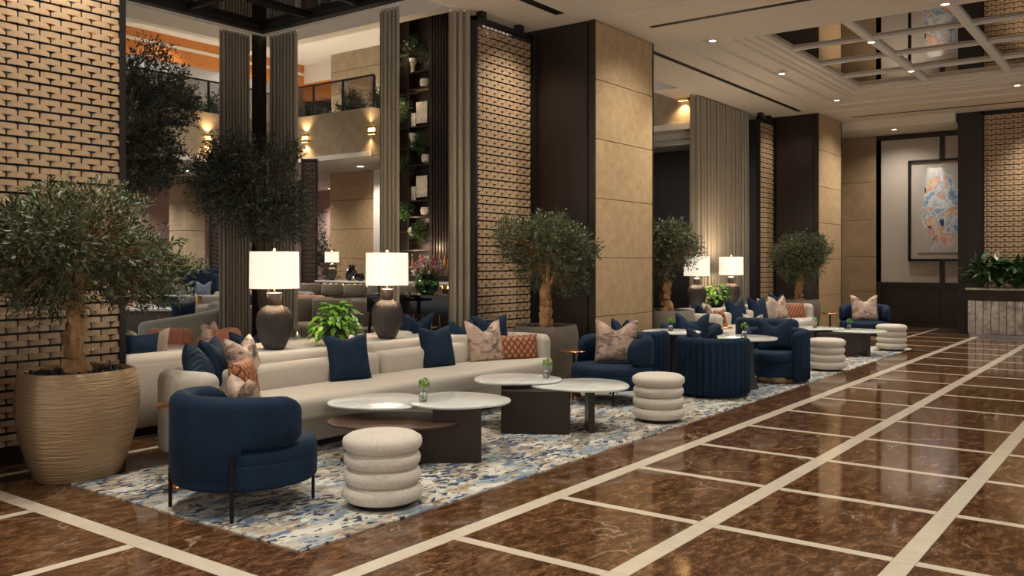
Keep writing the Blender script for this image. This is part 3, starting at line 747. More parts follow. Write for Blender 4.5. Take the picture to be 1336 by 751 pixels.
# ---- table lamps
def lamp(label, loc, power=22, k=1.0, shade=None, group='ribbed table lamps'):
    t = thing('table_lamp', label, 'lamp', loc, 0, group)
    prof = [(.085,0),(.095,.006),(.12,.05),(.155,.13),(.177,.22),(.182,.29),(.170,.36),(.135,.415),(.085,.438),(.078,.445)]
    part('ribbed_body', lathe([(r*k, z*k) for r, z in prof], 96, lambda a, z: 1-.035*abs(math.sin(16*a))), 'lamp_body', t)
    part('neck', lathe([(.062*k,.44*k),(.066*k,.46*k),(.078*k,.56*k),(.078*k,.57*k),(.02*k,.572*k)], 24), 'lamp_body', t)
    part('stem', lathe([(.010*k,.57*k),(.010*k,.66*k)], 8), 'brass', t)
    z0, z1, r = .615*k, .985*k, .245*k
    sh_ = part('lamp_shade', loft([[(p[0], p[1], z0) for p in circ(r*1.0, 40)], [(p[0], p[1], z1) for p in circ(r*.985, 40)], [(p[0], p[1], z1) for p in circ(r*.97, 40)], [(p[0], p[1], z0) for p in circ(r*.985, 40)]], False), 'shade_lit', t)
    part('finial', lathe([(.012*k, z1-.02),(.02*k, z1+.005),(.012*k, z1+.02),(.004*k, z1+.03)], 10), 'brass', sh_)
    if power:
        point((loc[0], loc[1], loc[2]+z1+.05), power*.45, (1,.80,.58), .10); point((loc[0], loc[1], loc[2]+z0-.03), power*.5, (1,.80,.58), .04)
    return t
def lx(x, Y):
    l = (x-668)/1163; return Y*(math.cos(A)+l*math.sin(A))/(math.sin(A)-l*math.cos(A))
lamp('lit ribbed dark lamp on the near console, left of the potted plant', (lx(358, 7.06), 7.06, .745), 26, .97)
lamp('lit ribbed dark lamp on the near console, right of the potted plant', (lx(505, 7.06), 7.06, .745), 26, .97)
lamp('lit ribbed dark lamp on the far console, partly behind the potted tree', (lx(909, 7.08), 7.08, .745), 26, .97)
lamp('lit ribbed dark lamp on the far console in front of the wide curtain', (lx(954, 7.08), 7.08, .745), 26, .97)

# ---- marble and bronze table clusters
def organic(rx, ry, e, ph, rot): return blob(rx, ry, 56, e, ph, rot)
def cluster(lab, c, mode):
    cx, cy = c
    t = thing('coffee_table', lab, 'table', (cx, cy, G))
    R = A-PI/2  # rotates camera-right onto world
    def at(dx, dy): return (dx*math.cos(R)-dy*math.sin(R), dx*math.sin(R)+dy*math.cos(R))
    def top(nm, dx, dy, rx, ry, z0, z1, mt, e=.06, ph=0, rot=0):
        o = at(dx, dy); P = [(o[0]+p[0], o[1]+p[1]) for p in organic(rx, ry, e, ph, rot+R)]
        part(nm, slab(P, z0, z1, .010, .014), mt, t)
    def leg(dx0, dy0, dx1, dy1, th, z1):
        a = Vector(at(dx0, dy0)); b = Vector(at(dx1, dy1)); d = (b-a).normalized(); n = Vector((-d.y, d.x))*th
        part('panel_leg', slab([tuple(a), tuple(b), tuple(b+n), tuple(a+n)], 0, z1, .002, .002, 1), 'bronze', t, False)
    if mode == 1:      # two marble slabs over one wooden slab
        top('marble_top', .24, .02, .42, .42, .425, .450, 'white_marble', .05, .4); top('marble_top', -.42, .12, .42, .42, .400, .424, 'white_marble', .06, 2.2)
        top('wood_top', -.26, -.24, .54, .40, .300, .325, 'brown_wood', .02, 0)
        leg(-.36, -.40, .445, -.34, .24, .299); leg(.06, -.365, .445, -.335, .30, .424)
    else:
        top('marble_top', -.26, .08, .43, .38, .425, .450, 'white_marble', .05, .4); top('marble_top', .37, -.12, .48, .42, .395, .420, 'white_marble', .06, 3.0)
        leg(-.40, -.42, .23, -.48, .34, .395); leg(.41, -.40, .47, -.40, .42, .394)
        leg(-.40, -.2, -.1, -.2, .25, .424)
    return t
cluster('front coffee table of two marble slabs over a dark wood slab, by the nearest ottoman', W(560, 7.4), 1)
cluster('coffee table of two overlapping marble slabs at the right end of the near sofa', W(708, 8.68), 2)
# far cluster
def cluster3(lab):
    t = cluster(lab, W(1088, 15.4), 2)
    return t
cluster3('marble-slab coffee table between the two farthest ottomans')
cluster('low marble-slab table at the left end of the far cream sofa', W(955, 13.9), 1)

# ---- ottomans
def ottoman(label, loc):
    t = thing('ottoman', label, 'ottoman', loc, 0)
    part('plinth', lathe([(.19,0),(.20,.004),(.20,.03),(.19,.034)], 32), 'black_metal', t)
    for k in range(4):
        z0 = .03+k*.108; h = .116; r = (.262, .256, .252, .262)[k]
        hz = h/2; pr = [(r-hz+hz*math.sin(a)*1.0, z0+hz-hz*math.cos(a)) for a in [PI*i/12 for i in range(13)]]
        if k == 3: pr = pr[:9]+[(r-.045, z0+h-.006), (r-.09, z0+h), (.02, z0+h+.004)]
        part('cushion_ring', lathe(pr, 48), 'boucle', t)
    return t
o1 = ottoman('cream boucle stacked-ring ottoman nearest the camera', (*W(499, 5.87), G))
for x, d, l in ((859, 8.95, 'cream stacked-ring ottoman in front of the smooth blue armchair'), (1079, 13.1, 'third cream stacked-ring ottoman, right of the bronze-based blue armchair'), (1163, 16.05, 'farthest cream stacked-ring ottoman near the rug end')):
    dup(o1, (*W(x, d), G), label=l)

# ---- round-backed armchair with slim legs (faces +x)
def armchair(label, loc, rz):
    t = thing('round_armchair', label, 'armchair', loc, rz)
    r = .385
    path = arc(r, 66, 294, 60, 0.0, 0, .40)
    def zb(f): q = abs(f-.5)*2; return .20+.215*min(1, max(0, (q-.43)/.02))
    def zt(f): q = abs(f-.5)*2; return .755-.03*q*q
    part('backrest', shell(path[::-1], zb, zt, .15, .17), 'navy_velvet', t)
    part('seat_base', slab(circ(.468, 56, .018, 0, .466), .165, .335, .02, .03), 'navy_velvet', t)
    part('seat_cushion', slab(circ(.468, 56, .02, 0, .462), .325, .43, .06, .01), 'navy_velvet', t)
    for x, y, top in ((-.29, .30, .2), (-.29, -.30, .2), (.33, .31, .2), (.33, -.31, .2)):
        part('leg', tube([(x, y, 0), (x, y, top)], .011, 8), 'black_metal', t)
    for s in (-1, 1):
        part('back_post', tube([(-.345 if s < 0 else -.36, s*.350 if s < 0 else .28, .0), (-.345 if s < 0 else -.36, s*.350 if s < 0 else .28, .41 if s < 0 else .25)], .0125, 8), 'black_metal', t)
    return t
def armchair2(label, loc, rz):
    t = armchair(label, loc, rz)
    return t
a1 = armchair('smooth navy armchair with thin black legs nearest the camera, its back to us', (3.69, 4.96, G), 0)
for o in list(a1.children):
    if o.name.startswith('leg') and o.data.vertices[0].co.x < 0: bpy.data.objects.remove(o)
for o in list(a1.children):
    if o.name.startswith('back_post'):
        o.name = 'leg'; o.data.name = 'leg'
dup(a1, (8.92, 5.18, G), math.radians(168), label='smooth navy armchair facing us across the right ottoman, with a floral pillow')
dup(a1, (13.25, 4.98, G), 0, label='smooth navy armchair in the far group, behind the bronze-based armchair')
dup(a1, (*W(1128, 17.6), G), math.radians(190), label='farthest smooth navy armchair by the dark back wall, with a floral pillow')

# ---- channelled barrel armchairs (face +x)
def barrel(label, loc, rz, mat='navy_velvet', name='barrel_armchair', k=1.0, ribs=26, top=.70, plinth='aged_bronze'):
    t = thing(name, label, 'armchair', loc, rz)
    r = .375*k
    path = arc(r, 48, 312, 70)
    part('channelled_back', shell(path[::-1], .022, lambda f: top-.05*max(0, abs(f-.5)*2-.6), .12*k, .09, ribs, .020), mat, t)
    part('seat_base', slab([(p[0]*.86*k/1+.05, p[1]*.86*k) for p in circ(.40, 40)], .085, .30, .02), mat, t)
    part('seat_cushion', slab([(p[0]*k+.07, p[1]*k*.84) for p in circ(.385, 44)], .28, .42, .06, .03), mat, t)
    part('swivel_base', lathe([(.24*k,0),(.25*k,.004),(.25*k,.09),(.24*k,.094)], 36), plinth, t, label=('bronze drum base' if plinth == 'aged_bronze' else None))
    return t
b1 = barrel('channelled navy barrel armchair with its ribbed back to us, before the pedestal table', (*W(930, 10.72), G), math.radians(8))
dup(b1, (*W(829, 11.75), G), math.radians(20), label='channelled navy barrel armchair just behind the smooth one with the floral pillow')
dup(b1, (*W(1012, 11.95), G), math.radians(186), label='navy barrel armchair showing its seat and bronze drum base, right of the pedestal table')
dup(b1, (*W(901, 13.0), G), math.radians(196), label='navy barrel armchair beyond the small round table, below the half-hidden tree')

# ---- pedestal tables
def pedestal(label, loc, r=.40, z=.645):
    t = thing('pedestal_table', label, 'table', loc, 0)
    part('marble_top', lathe([(.02, z-.03),(r-.012, z-.03),(r, z-.018),(r-.006, z-.003),(r-.02, z),(.02, z)], 56), 'white_marble', t)
    part('fluted_pedestal', lathe([(.17,0),(.165,.02),(.11,.20),(.10,z*.7),(.12,z-.03)], 72, lambda a, z_: 1-.05*abs(math.sin(12*a))), 'dark_wood', t)
    return t
pd = pedestal('round marble pedestal table in front of the bronze-based armchair', (*W(972, 11.25), G))
dup(pd, (*W(876, 12.25), G), label='round marble pedestal table between the smooth armchair and the far potted tree')
# ---- copper side tables
def sidetable(label, loc, z=.55, r=.175):
    t = thing('copper_side_table', label, 'side table', loc, 0)
    part('copper_top', lathe([(.02,z-.022),(r-.01,z-.022),(r,z-.011),(r-.01,z),(.02,z)], 40), 'copper', t)
    part('stem', lathe([(.016,.26),(.016,z-.02)], 12), 'bronze', t)
    part('ribbed_base', lathe([(.08,0)]+[(.082+.007*math.sin(i*PI/2), .006+i*.01) for i in range(26)]+[(.02,.272)], 32), 'copper', t)
    return t
st = sidetable('copper side table wedged between the near sofa arm and the nearest navy armchair', (*W(236, 6.3), G), .595)
st = sidetable('copper side table beside the potted tree at the right end of the near sofa', (*W(749, 10.55), G))
dup(st, (*W(1083, 18.3), G), label='copper side table at the right end of the far sofa')
dup(st, (*W(942, 14.25), G), label='copper side table at the left end of the far sofa')

# ---- pillows
def P(label, mat, x, d, z, rz_deg, **kw):
    p = W(x, d); return pillow(label, mat, (p[0], p[1], z), math.radians(rz_deg), **kw)
# rz: 0 faces -Y (out of the sofa), 90 faces +X, -90 faces -X
pillow('navy square pillow standing in the left half of the near sofa', 'navy_pillow', (5.92, 6.30, .455), math.radians(-14), size=(.46,.47,.16), chop=.07)
pillow('navy square pillow against the right back cushion of the near sofa', 'navy_pillow', (7.25, 6.34, .455), math.radians(-8), size=(.46,.47,.16), chop=.07)
pillow('navy pillow propped at the right corner of the near sofa, behind the rust one', 'navy_pillow', (8.40, 6.52, .56), math.radians(-20), size=(.50,.42,.15), tilt=-.2)
pillow('pink and grey floral pillow at the right end of the near sofa', 'floral_satin', (8.00, 6.28, .455), math.radians(-16), size=(.50,.50,.17), chop=.24)
pillow('rust lattice lumbar pillow at the right end of the near sofa', 'rust_lattice', (8.36, 6.13, .455), math.radians(-32), size=(.56,.31,.15), chop=0)
pillow('corduroy blue pillow leaning on the left arm of the near sofa, foremost of two', 'navy_cord', (4.36, 6.36, .50), math.radians(42), size=(.46,.44,.20), chop=.15, roll=.2)
pillow('deep blue pillow behind the corduroy one on the left arm of the near sofa', 'navy_pillow', (4.62, 6.52, .52), math.radians(40), size=(.46,.46,.18), chop=.15)
pillow('floral pillow at the left end of the near sofa, behind the rust lattice one', 'floral_satin', (4.86, 6.42, .46), math.radians(30), size=(.52,.52,.17), chop=.16)
pillow('rust lattice pillow at the left end of the near sofa', 'rust_lattice', (4.60, 6.10, .455), math.radians(38), size=(.52,.36,.15), chop=0)
pillow('floral pillow resting in the nearest navy armchair', 'floral_satin', (3.86, 5.10, .42), math.radians(72), size=(.44,.42,.16), chop=.22, tilt=-.2)
pillow('pink and grey floral pillow on the smooth navy armchair across the ottoman', 'floral_satin', (8.90, 5.13, .455), math.radians(-66), size=(.50,.50,.17), chop=.22)
P('navy bow-shaped pillow peeking over the barrel chair behind the floral pillow', 'navy_pillow', 817, 11.55, .47, 60, size=(.44,.42,.15), chop=.34)
P('navy pillow peeking over the ribbed back of the barrel armchair facing away', 'navy_pillow', 921, 10.68, .42, 75, size=(.48,.42,.15), chop=.30)
P('navy pillow on the barrel armchair beyond the small round table', 'navy_pillow', 903, 12.85, .42, -66, size=(.50,.46,.16), chop=.32)
P('large navy pillow on the armchair with the bronze drum base', 'navy_pillow', 1012, 11.85, .41, -60, size=(.46,.46,.16), chop=.22)
P('floral pillow in the smooth navy armchair behind the bronze-based one', 'floral_satin', 987, 13.75, .42, 70, size=(.42,.40,.15))
P('floral pillow on the farthest navy armchair', 'floral_satin', 1129, 17.45, .455, -60, size=(.52,.52,.17), chop=.24)
pillow('navy pillow on the left arm of the far sofa', 'navy_pillow', (14.12, 6.42, .47), math.radians(30), size=(.46,.44,.16))
pillow('rust pillow at the left end of the far sofa', 'rust_lattice', (14.40, 6.20, .455), math.radians(40), size=(.50,.34,.14), chop=0)
pillow('floral pillow at the left end of the far sofa', 'floral_satin', (14.30, 6.36, .46), math.radians(35), size=(.48,.46,.14))
pillow('navy pillow on the far sofa below the right table lamp', 'navy_pillow', (15.45, 6.34, .455), math.radians(-20), size=(.50,.50,.17))
pillow('navy pillow near the middle of the far sofa', 'navy_pillow', (16.5, 6.34, .455), math.radians(-18), size=(.50,.50,.17))
pillow('beige pillow on the far sofa, left of the floral pillow', 'beige_pillow', (17.0, 6.36, .455), math.radians(-18), size=(.46,.46,.16))
pillow('floral pillow at the right end of the far sofa', 'floral_satin', (17.42, 6.28, .455), math.radians(-20), size=(.50,.50,.17), chop=.24)
pillow('navy pillow behind the rust one at the right end of the far sofa', 'navy_pillow', (18.0, 6.50, .56), math.radians(-20), size=(.50,.42,.15))
pillow('rust lattice lumbar pillow at the right end of the far sofa', 'rust_lattice', (17.88, 6.13, .455), math.radians(-30), size=(.56,.32,.15), chop=0)

# ---- sprig vases
def sprig(label, loc):
    t = thing('bud_vase', label, 'vase', loc, 0, 'glass bud vases on the tables')
    part('glass_jar', lathe([(.001,0),(.032,0),(.034,.004),(.034,.062),(.024,.078),(.027,.085),(.024,.085),(.021,.078),(.030,.060),(.030,.006),(.001,.005)], 20), 'glass', t)
    st_ = [tube([(0,0,.01),(.006,.002,.08),(.012,0,.12)], .002, 5), tube([(0,0,.01),(-.012,.004,.09)], .0016, 5)]
    part('stem', join(st_), 'leaf_deep', t)
    r_ = random.Random(3); parts = []
    for k in range(46):
        a = r_.uniform(0, 2*PI); ph = math.acos(r_.uniform(-.6, 1)); rr = .042
        c_ = (.012+rr*math.sin(ph)*math.cos(a), rr*math.sin(ph)*math.sin(a), .145+rr*math.cos(ph))
        parts.append(xf(([(-.016,0,0),(0,-.009,.003),(.016,0,0),(0,.009,.003)], [(0,1,2,3)]), c_, (r_.uniform(-1,1), ph, a)))
    part('leafy_head', join(parts), 'leaf_bright', t, False)
    return t
sv = sprig('glass bud vase with a green sprig on the front marble coffee table', (*W(552, 7.28), .46))
for x, d, z, l in ((713, 8.75, .46, 'glass bud vase with a green sprig on the second coffee table, by the rust pillow'), (875, 12.15, .655, 'glass bud vase on the pedestal table behind the smooth armchair'),
                   (971, 11.15, .655, 'glass bud vase on the pedestal table by the bronze-based armchair'), (1063, 15.35, .46, 'glass bud vase on the left slab of the far coffee table'), (1108, 15.45, .43, 'glass bud vase on the far coffee table before the farthest armchair')):
    dup(sv, (*W(x, d), z), label=l)

# ---- potted pothos plants
def leafmesh(L, w_, mat, curl=.25, n=5):
    V = []; F = []
    for i in range(n+1):
        u = i/n; ww = w_*math.sin(PI*min(1, u*1.0+.02)**.75)*(1 if i < n else .05); x = L*u; z = -curl*L*u*u
        V += [(x, -ww/2, z+ww*.12), (x, 0, z), (x, ww/2, z+ww*.12)]
    for i in range(n):
        a = 3*i; F += [(a, a+1, a+4, a+3), (a+1, a+2, a+5, a+4)]
    me = bpy.data.meshes.new('leaf'); me.from_pydata(V, [], F); me.materials.append(M(mat)); me.polygons.foreach_set('use_smooth', [True]*len(F)); return me
def pothos(label, loc, seed, n=165):
    t = thing('potted_plant', label, 'plant', loc, 0)
    part('bowl_pot', lathe([(.07,0),(.09,.006),(.135,.08),(.15,.15),(.148,.16),(.13,.16),(.12,.13),(.02,.13)], 36), 'lamp_body', t)
    part('soil', lathe([(.02,.12),(.13,.135),(.13,.14),(.02,.145)], 20), 'gravel', t)
    r_ = random.Random(seed); ms = [leafmesh(.105, .068, 'leaf_bright'), leafmesh(.09, .055, 'leaf_bright', .4), leafmesh(.12, .072, 'leaf_bright', .5)]
    stems = []
    for k in range(n):
        a = r_.uniform(0, 2*PI); e = r_.uniform(-.5, 1.35); rr = r_.uniform(.10, .25)
        p = Vector((rr*math.cos(a)*math.cos(e), rr*math.sin(a)*math.cos(e), .19+.22*max(e, -.55)*.75+r_.uniform(-.02,.03)))
        o = link('leaf', ms[k % 3], t, p, None); o.rotation_euler = Euler((r_.uniform(-.4,.4), r_.uniform(-.2,.8)-.35*e, a+r_.uniform(-.6,.6)))
        if k % 2 == 0: stems.append(tube([(0,0,.14), (p.x*.5, p.y*.5, p.z*.5+.12), tuple(p)], .003, 4))
    part('stems', join(stems), 'leaf_hedge', t, kind='stuff')
    return t
pothos('leafy green pothos in a dark bowl between the two near table lamps', (*W(437, 9.05), .745), 4)
pothos('leafy green pothos in a dark bowl between the two far table lamps', (*W(935, 16.7), .745), 9, 110)

# ---- olive trees
def foliage(c, R_, n_twigs, per, leaf, seed, flat=1.0, lumps=9):
    g = np.random.default_rng(seed)
    # lumpy crown: a few overlapping blobs
    cen = g.normal(size=(lumps, 3)); cen /= np.linalg.norm(cen, axis=1)[:, None]; cen *= g.uniform(.40, .78, (lumps, 1)); cen = np.vstack([cen, [[0,0,0]]])
    rad = np.append(g.uniform(.28, .48, lumps), .60)
    k = g.integers(0, lumps+1, n_twigs); d = g.normal(size=(n_twigs, 3)); d /= np.linalg.norm(d, axis=1)[:, None]; d[:,2] += .15
    q = g.uniform(.35, 1, (n_twigs, 1))**.5
    base_ = cen[k]+d*rad[k][:, None]*q
    base_ *= np.array(R_)[None]; base_ += np.array(c)[None]
    out = (base_-np.array(c)[None])/np.array(R_)[None]; out /= np.linalg.norm(out, axis=1)[:, None]+1e-6
    dirn = out+g.normal(size=(n_twigs, 3))*.55+np.array([0,0,.35]); dirn /= np.linalg.norm(dirn, axis=1)[:, None]
    V = []; Fc = []; tw = []
    tl = leaf*3.2
    t = g.uniform(0, 1, (n_twigs, per)); p = base_[:, None, :]+dirn[:, None, :]*(t[..., None]*tl)
    side = g.normal(size=(n_twigs, per, 3)); side -= (side*dirn[:, None, :]).sum(-1, keepdims=True)*dirn[:, None, :]; side /= np.linalg.norm(side, axis=-1, keepdims=True)+1e-6
    ld = side*.8+dirn[:, None, :]*.75; ld /= np.linalg.norm(ld, axis=-1, keepdims=True)
    wd = np.cross(ld, g.normal(size=ld.shape)); wd /= np.linalg.norm(wd, axis=-1, keepdims=True)+1e-6
    L = leaf*g.uniform(.7, 1.2, (n_twigs, per, 1)); w_ = L*.13
    nrm = np.cross(ld, wd)
    a = p; b = p+ld*L*.5+wd*w_+nrm*w_*.3; c_ = p+ld*L; e = p+ld*L*.5-wd*w_+nrm*w_*.3
    V = np.stack([a, b, c_, e], 2).reshape(-1, 3); N = len(V)//4
    F = [(4*i, 4*i+1, 4*i+2, 4*i+3) for i in range(N)]
    # fine twigs
    tv = []; tf = []
    e1 = base_+dirn*tl; s_ = base_-(base_-np.array(c)[None])*.45
    off = np.cross(dirn, g.normal(size=dirn.shape)); off /= np.linalg.norm(off, axis=1)[:, None]+1e-6; off *= .0035
    TV = np.stack([s_-off, s_+off, e1], 1).reshape(-1, 3); TF = [(3*i, 3*i+1, 3*i+2) for i in range(n_twigs)]
    return (V, F), (TV, TF)
def fast(name, V, F, mat, parent, **props):
    me = bpy.data.meshes.new(name); V = np.asarray(V, dtype=np.float32); k = len(F[0])
    me.vertices.add(len(V)); me.vertices.foreach_set('co', V.ravel())
    me.loops.add(len(F)*k); me.loops.foreach_set('vertex_index', np.asarray(F, dtype=np.int32).ravel())
    me.polygons.add(len(F)); me.polygons.foreach_set('loop_start', np.arange(0, len(F)*k, k, dtype=np.int32))
    me.materials.append(M(mat)); me.update(); me.validate()
    return link(name, me, parent, None, None, **props)
def gnarl(pts, rads, seed, n=14, sub=5, amp=.18):
    g = random.Random(seed); P3 = []; R3 = []
    for i in range(len(pts)-1):
        for s in range(sub):
            u = s/sub; a = Vector(pts[i]); b = Vector(pts[i+1]); q = a.lerp(b, u); r = rads[i]+(rads[i+1]-rads[i])*u
            P3.append(q+Vector((g.uniform(-1,1), g.uniform(-1,1), 0))*r*.28); R3.append(r*(1+g.uniform(-amp, amp)))
    P3.append(Vector(pts[-1])); R3.append(rads[-1])
    rings = []
    for i, p in enumerate(P3):
        t = (P3[min(i+1, len(P3)-1)]-P3[max(i-1, 0)]).normalized(); u = t.cross(Vector((0,1,.1))).normalized(); v = t.cross(u)
        rings.append([tuple(p+R3[i]*(1+.16*math.sin(3*2*PI*j/n+i*.5)+.07*math.sin(5*2*PI*j/n-i))*(math.cos(2*PI*j/n)*u+math.sin(2*PI*j/n)*v)) for j in range(n)])
    return loft(rings)
def pot(t, H_=.80, rmax=.43, rtop=.405, rb=.29, mat='ripple_pot', facet=True):
    prof = [(rb*.96, 0), (rb, .01), (rb+(rmax-rb)*.45, H_*.20), (rb+(rmax-rb)*.85, H_*.45), (rmax, H_*.66), (rmax*.985, H_*.85), (rtop, H_-.012), (rtop-.008, H_), (rtop-.03, H_), (rtop-.035, H_-.06), (.02, H_-.06)]
    def rf(a, z):
        if not facet: return 1
        return 1.045-.10*abs(math.sin(1.5*(a-3.6)))
    part('planter_pot', lathe(prof, 96, rf), mat, t)
    g = random.Random(5); parts = []
    for k in range(420):
        a = g.uniform(0, 2*PI); r = math.sqrt(g.uniform(0, 1))*(rtop-.05); s = g.uniform(.010, .022)
        v = [(s,0,0),(-s,0,0),(0,s*.8,0),(0,-s*.8,0),(0,0,s*.7),(0,0,-s*.7)]
        parts.append(xf((v, [(0,2,4),(2,1,4),(1,3,4),(3,0,4),(2,0,5),(1,2,5),(3,1,5),(0,3,5)]), (r*math.cos(a), r*math.sin(a), H_-.045+g.uniform(0, .03)), (g.uniform(0,3), g.uniform(0,3), 0)))
    part('gravel', join(parts), 'gravel', t, False, kind='stuff')
def olive(label, loc, trunk, crown_c, crown_r, seed, twigs=1500, per=9, leaf=.055, bmat='bark', lmat='leaf_olive', potk=None, rb=.075, rt=.06, branches=7, rz=0, lumps=12):
    t = thing('potted_olive_tree', label, 'tree', loc, rz)
    pot(t, **(potk or {}))
    tp = trunk; rads = [rb*1.35]+[rb+(rt-rb)*i/(len(tp)-2) for i in range(len(tp)-1)]
    tk = part('trunk', gnarl(tp, rads, seed), bmat, t)
    g = random.Random(seed+1)
    for k in range(branches):
        a = 2*PI*k/branches+g.uniform(-.3, .3); s = Vector(tp[-1])-Vector((0,0,.05)); e = g.uniform(.2, 1.1)
        q = Vector((crown_c[0]+crown_r[0]*.62*math.cos(a)*math.cos(e), crown_c[1]+crown_r[1]*.62*math.sin(a)*math.cos(e), crown_c[2]+crown_r[2]*(.55*math.sin(e)-.15)))
        m = s.lerp(q, .45)+Vector((g.uniform(-.05,.05), g.uniform(-.05,.05), .02))
        part('branch', gnarl([s, m, q], [rt*.60, rt*.36, .010], seed+k, 8, 4, .1), bmat, tk)
    (V, F), (TV, TF) = foliage(crown_c, crown_r, twigs, per, leaf, seed, lumps=lumps)
    fast('foliage', V, F, lmat, t, kind='stuff'); fast('twigs', TV, TF, bmat, t, kind='stuff')
    return t
olive('largest olive tree in a rippled gold pot at the left edge', (3.41, 6.60, 0), [(0,0,.72), (.02,0,.85), (-.02,.01,1.05), (.01,0,1.22), (.0,0,1.40)], (.0,.0,1.70), (.78,.64,.52), 11, 2300, 9, .060, lumps=15)
ol = olive('olive tree in a grey stone pot before the dark side of the middle pier', (9.36, 6.42, 0), [(0,0,.72), (-.03,.0,.88), (.03,0,1.02), (-.02,0,1.16), (.05,0,1.30)], (.06,.0,1.72), (.57,.55,.56), 21, 2300, 9, .058, potk=dict(mat='stone_pot', facet=True))
dup(ol, (13.10, 6.62, 0), math.radians(100), label='olive tree half hidden behind the middle stone pier, left of the far lamps', scale=(1.08, 1.08, 1.03))
dup(ol, (18.95, 6.42, 0), math.radians(215), label='olive tree at the far woven screen, behind the right end of the far sofa')
# spreading trees of the inner lounge
W3 = W(343, 11.6)
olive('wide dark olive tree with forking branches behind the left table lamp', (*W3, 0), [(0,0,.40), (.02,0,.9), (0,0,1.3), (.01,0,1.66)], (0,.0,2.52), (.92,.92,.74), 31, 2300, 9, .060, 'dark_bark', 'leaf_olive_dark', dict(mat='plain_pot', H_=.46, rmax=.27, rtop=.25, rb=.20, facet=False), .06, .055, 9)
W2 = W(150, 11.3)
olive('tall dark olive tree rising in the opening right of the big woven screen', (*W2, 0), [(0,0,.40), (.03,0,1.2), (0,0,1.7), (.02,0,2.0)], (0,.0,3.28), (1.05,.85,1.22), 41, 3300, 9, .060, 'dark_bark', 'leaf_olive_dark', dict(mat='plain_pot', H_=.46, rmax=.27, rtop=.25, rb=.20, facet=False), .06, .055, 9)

# ================================================================ marble planter with peace lilies
pl = thing('marble_planter', 'long veined marble planter of peace lilies below the right-hand woven screen', 'planter', (21.57, 1.2, 0))
part('plinth', bx(-.30, .37, -2.40, 2.33, 0, .06), 'steel', pl, False)
part('liner', bx(-.28, .37, -2.40, 2.34, .06, .76), 'dark_wood', pl, False)
for k in range(32):
    y0 = -2.40+4.75*k/32
    part('marble_flute', slab([(-.37, y0+.006), (-.29, y0+.006), (-.29, y0+4.75/32-.006), (-.37, y0+4.75/32-.006)], .06, .77, .012, .012, 2), 'veined_marble', pl)
part('bronze_band', bx(-.32, .37, -2.40, 2.36, .77, 1.0), 'bronze', pl, False); part('marble_rim', slab(rect(-.38, .37, -2.44, 2.40, .01), 1.0, 1.045, .006), 'veined_marble', pl)
part('soil', bx(-.34, .33, -2.38, 2.34, 1.02, 1.05), 'gravel', pl, False)
lm = [leafmesh(.30, .11, 'leaf_deep', .5, 6), leafmesh(.30, .12, 'leaf_deep', .7, 6), leafmesh(.26, .095, 'leaf_deep', .3, 6)]
sp = leafmesh(.17, .10, 'petal_white', -.1, 6); sp.name = 'spathe'
g = random.Random(12)
def lily(x, y, z, n, flowers, label):
    t = thing('peace_lily', label, 'plant', (x, y, z), g.uniform(0, 3), 'peace lilies in the marble planter')
    stems = []
    for k in range(n):
        a = g.uniform(0, 2*PI); e = g.uniform(.75, 1.5); s = g.uniform(.15, .58)
        p = Vector((s*math.cos(a)*math.cos(e), s*math.sin(a)*math.cos(e), s*math.sin(e)))
        o = link('leaf', lm[k % 3], t, p, None); o.rotation_euler = Euler((g.uniform(-.5, .5), -e*.85+g.uniform(-.1, .7), a)); stems.append(tube([(0,0,0), tuple(p)], .004, 4))
    for k in range(flowers):
        a = g.uniform(0, 2*PI); p = Vector((.08*math.cos(a), .08*math.sin(a), g.uniform(.52, .66)))
        o = link('spathe', sp, t, p, None); o.rotation_euler = Euler((0, -1.1, a)); stems.append(tube([(0,0,0), tuple(p)], .004, 4))
    part('stems', join(stems), 'leaf_hedge', t, kind='stuff')
for k in range(9):
    lily(21.47+g.uniform(-.08, .02), 3.32-.34*k, 1.05, 62 if k < 4 else 30, 2 if k in (0, 1, 3) else 0,
         ('peace lily with white flowers at the left end of the marble planter', 'glossy peace lily with a white flower, second in the marble planter')[k] if k < 2 else 'glossy dark green peace lily in the marble planter near the picture edge')

# ================================================================ balcony railings and plants
def railing(label, p0, p1, z0, n, h=.82):
    a = Vector(p0); b = Vector(p1); L = (b-a).length; t = thing('glass_railing', label, 'railing', (*p0, z0), math.atan2(b.y-a.y, b.x-a.x))
    part('handrail', slab(rect(0, L, -.03, .03, .01, 1), h-.04, h, .005), 'dark_bronze', t, False)
    for k in range(n+1): part('rail_post', bx(L*k/n-.03, L*k/n+.03, -.02, .02, 0, h-.04), 'dark_bronze', t, False)
    for k in range(n): part('glass_pane', bx(L*k/n+.04, L*(k+1)/n-.04, -.006, .006, .03, h-.05), 'smoke_glass', t, False)
railing('dark framed glass railing on the bar-side balcony', (15.42, 15.62), (15.42, 20.0), 5.35, 4)
railing('dark framed glass railing on the left balcony', (4.0, 20.12), (15.3, 20.12), 5.45, 8, .86)
def bush(name, label, loc, R_, n, leaf, mat, seed, group=None, potted=True, cat='plant'):
    t = thing(name, label, cat, loc, 0, group)
    (V, F), (TV, TF) = foliage((0, 0, R_[2]*1.15+(.15 if potted else 0)), R_, n, 8, leaf, seed, lumps=6)
    V = np.asarray(V)
    fast('foliage', V, F, mat, t, kind='stuff'); fast('twigs', TV, TF, 'dark_bark', t, kind='stuff')
    if potted: part('planter_pot', lathe([(.10,0),(.14,.02),(.17,.24),(.16,.26),(.02,.24)], 24), 'plain_pot', t)
    return t
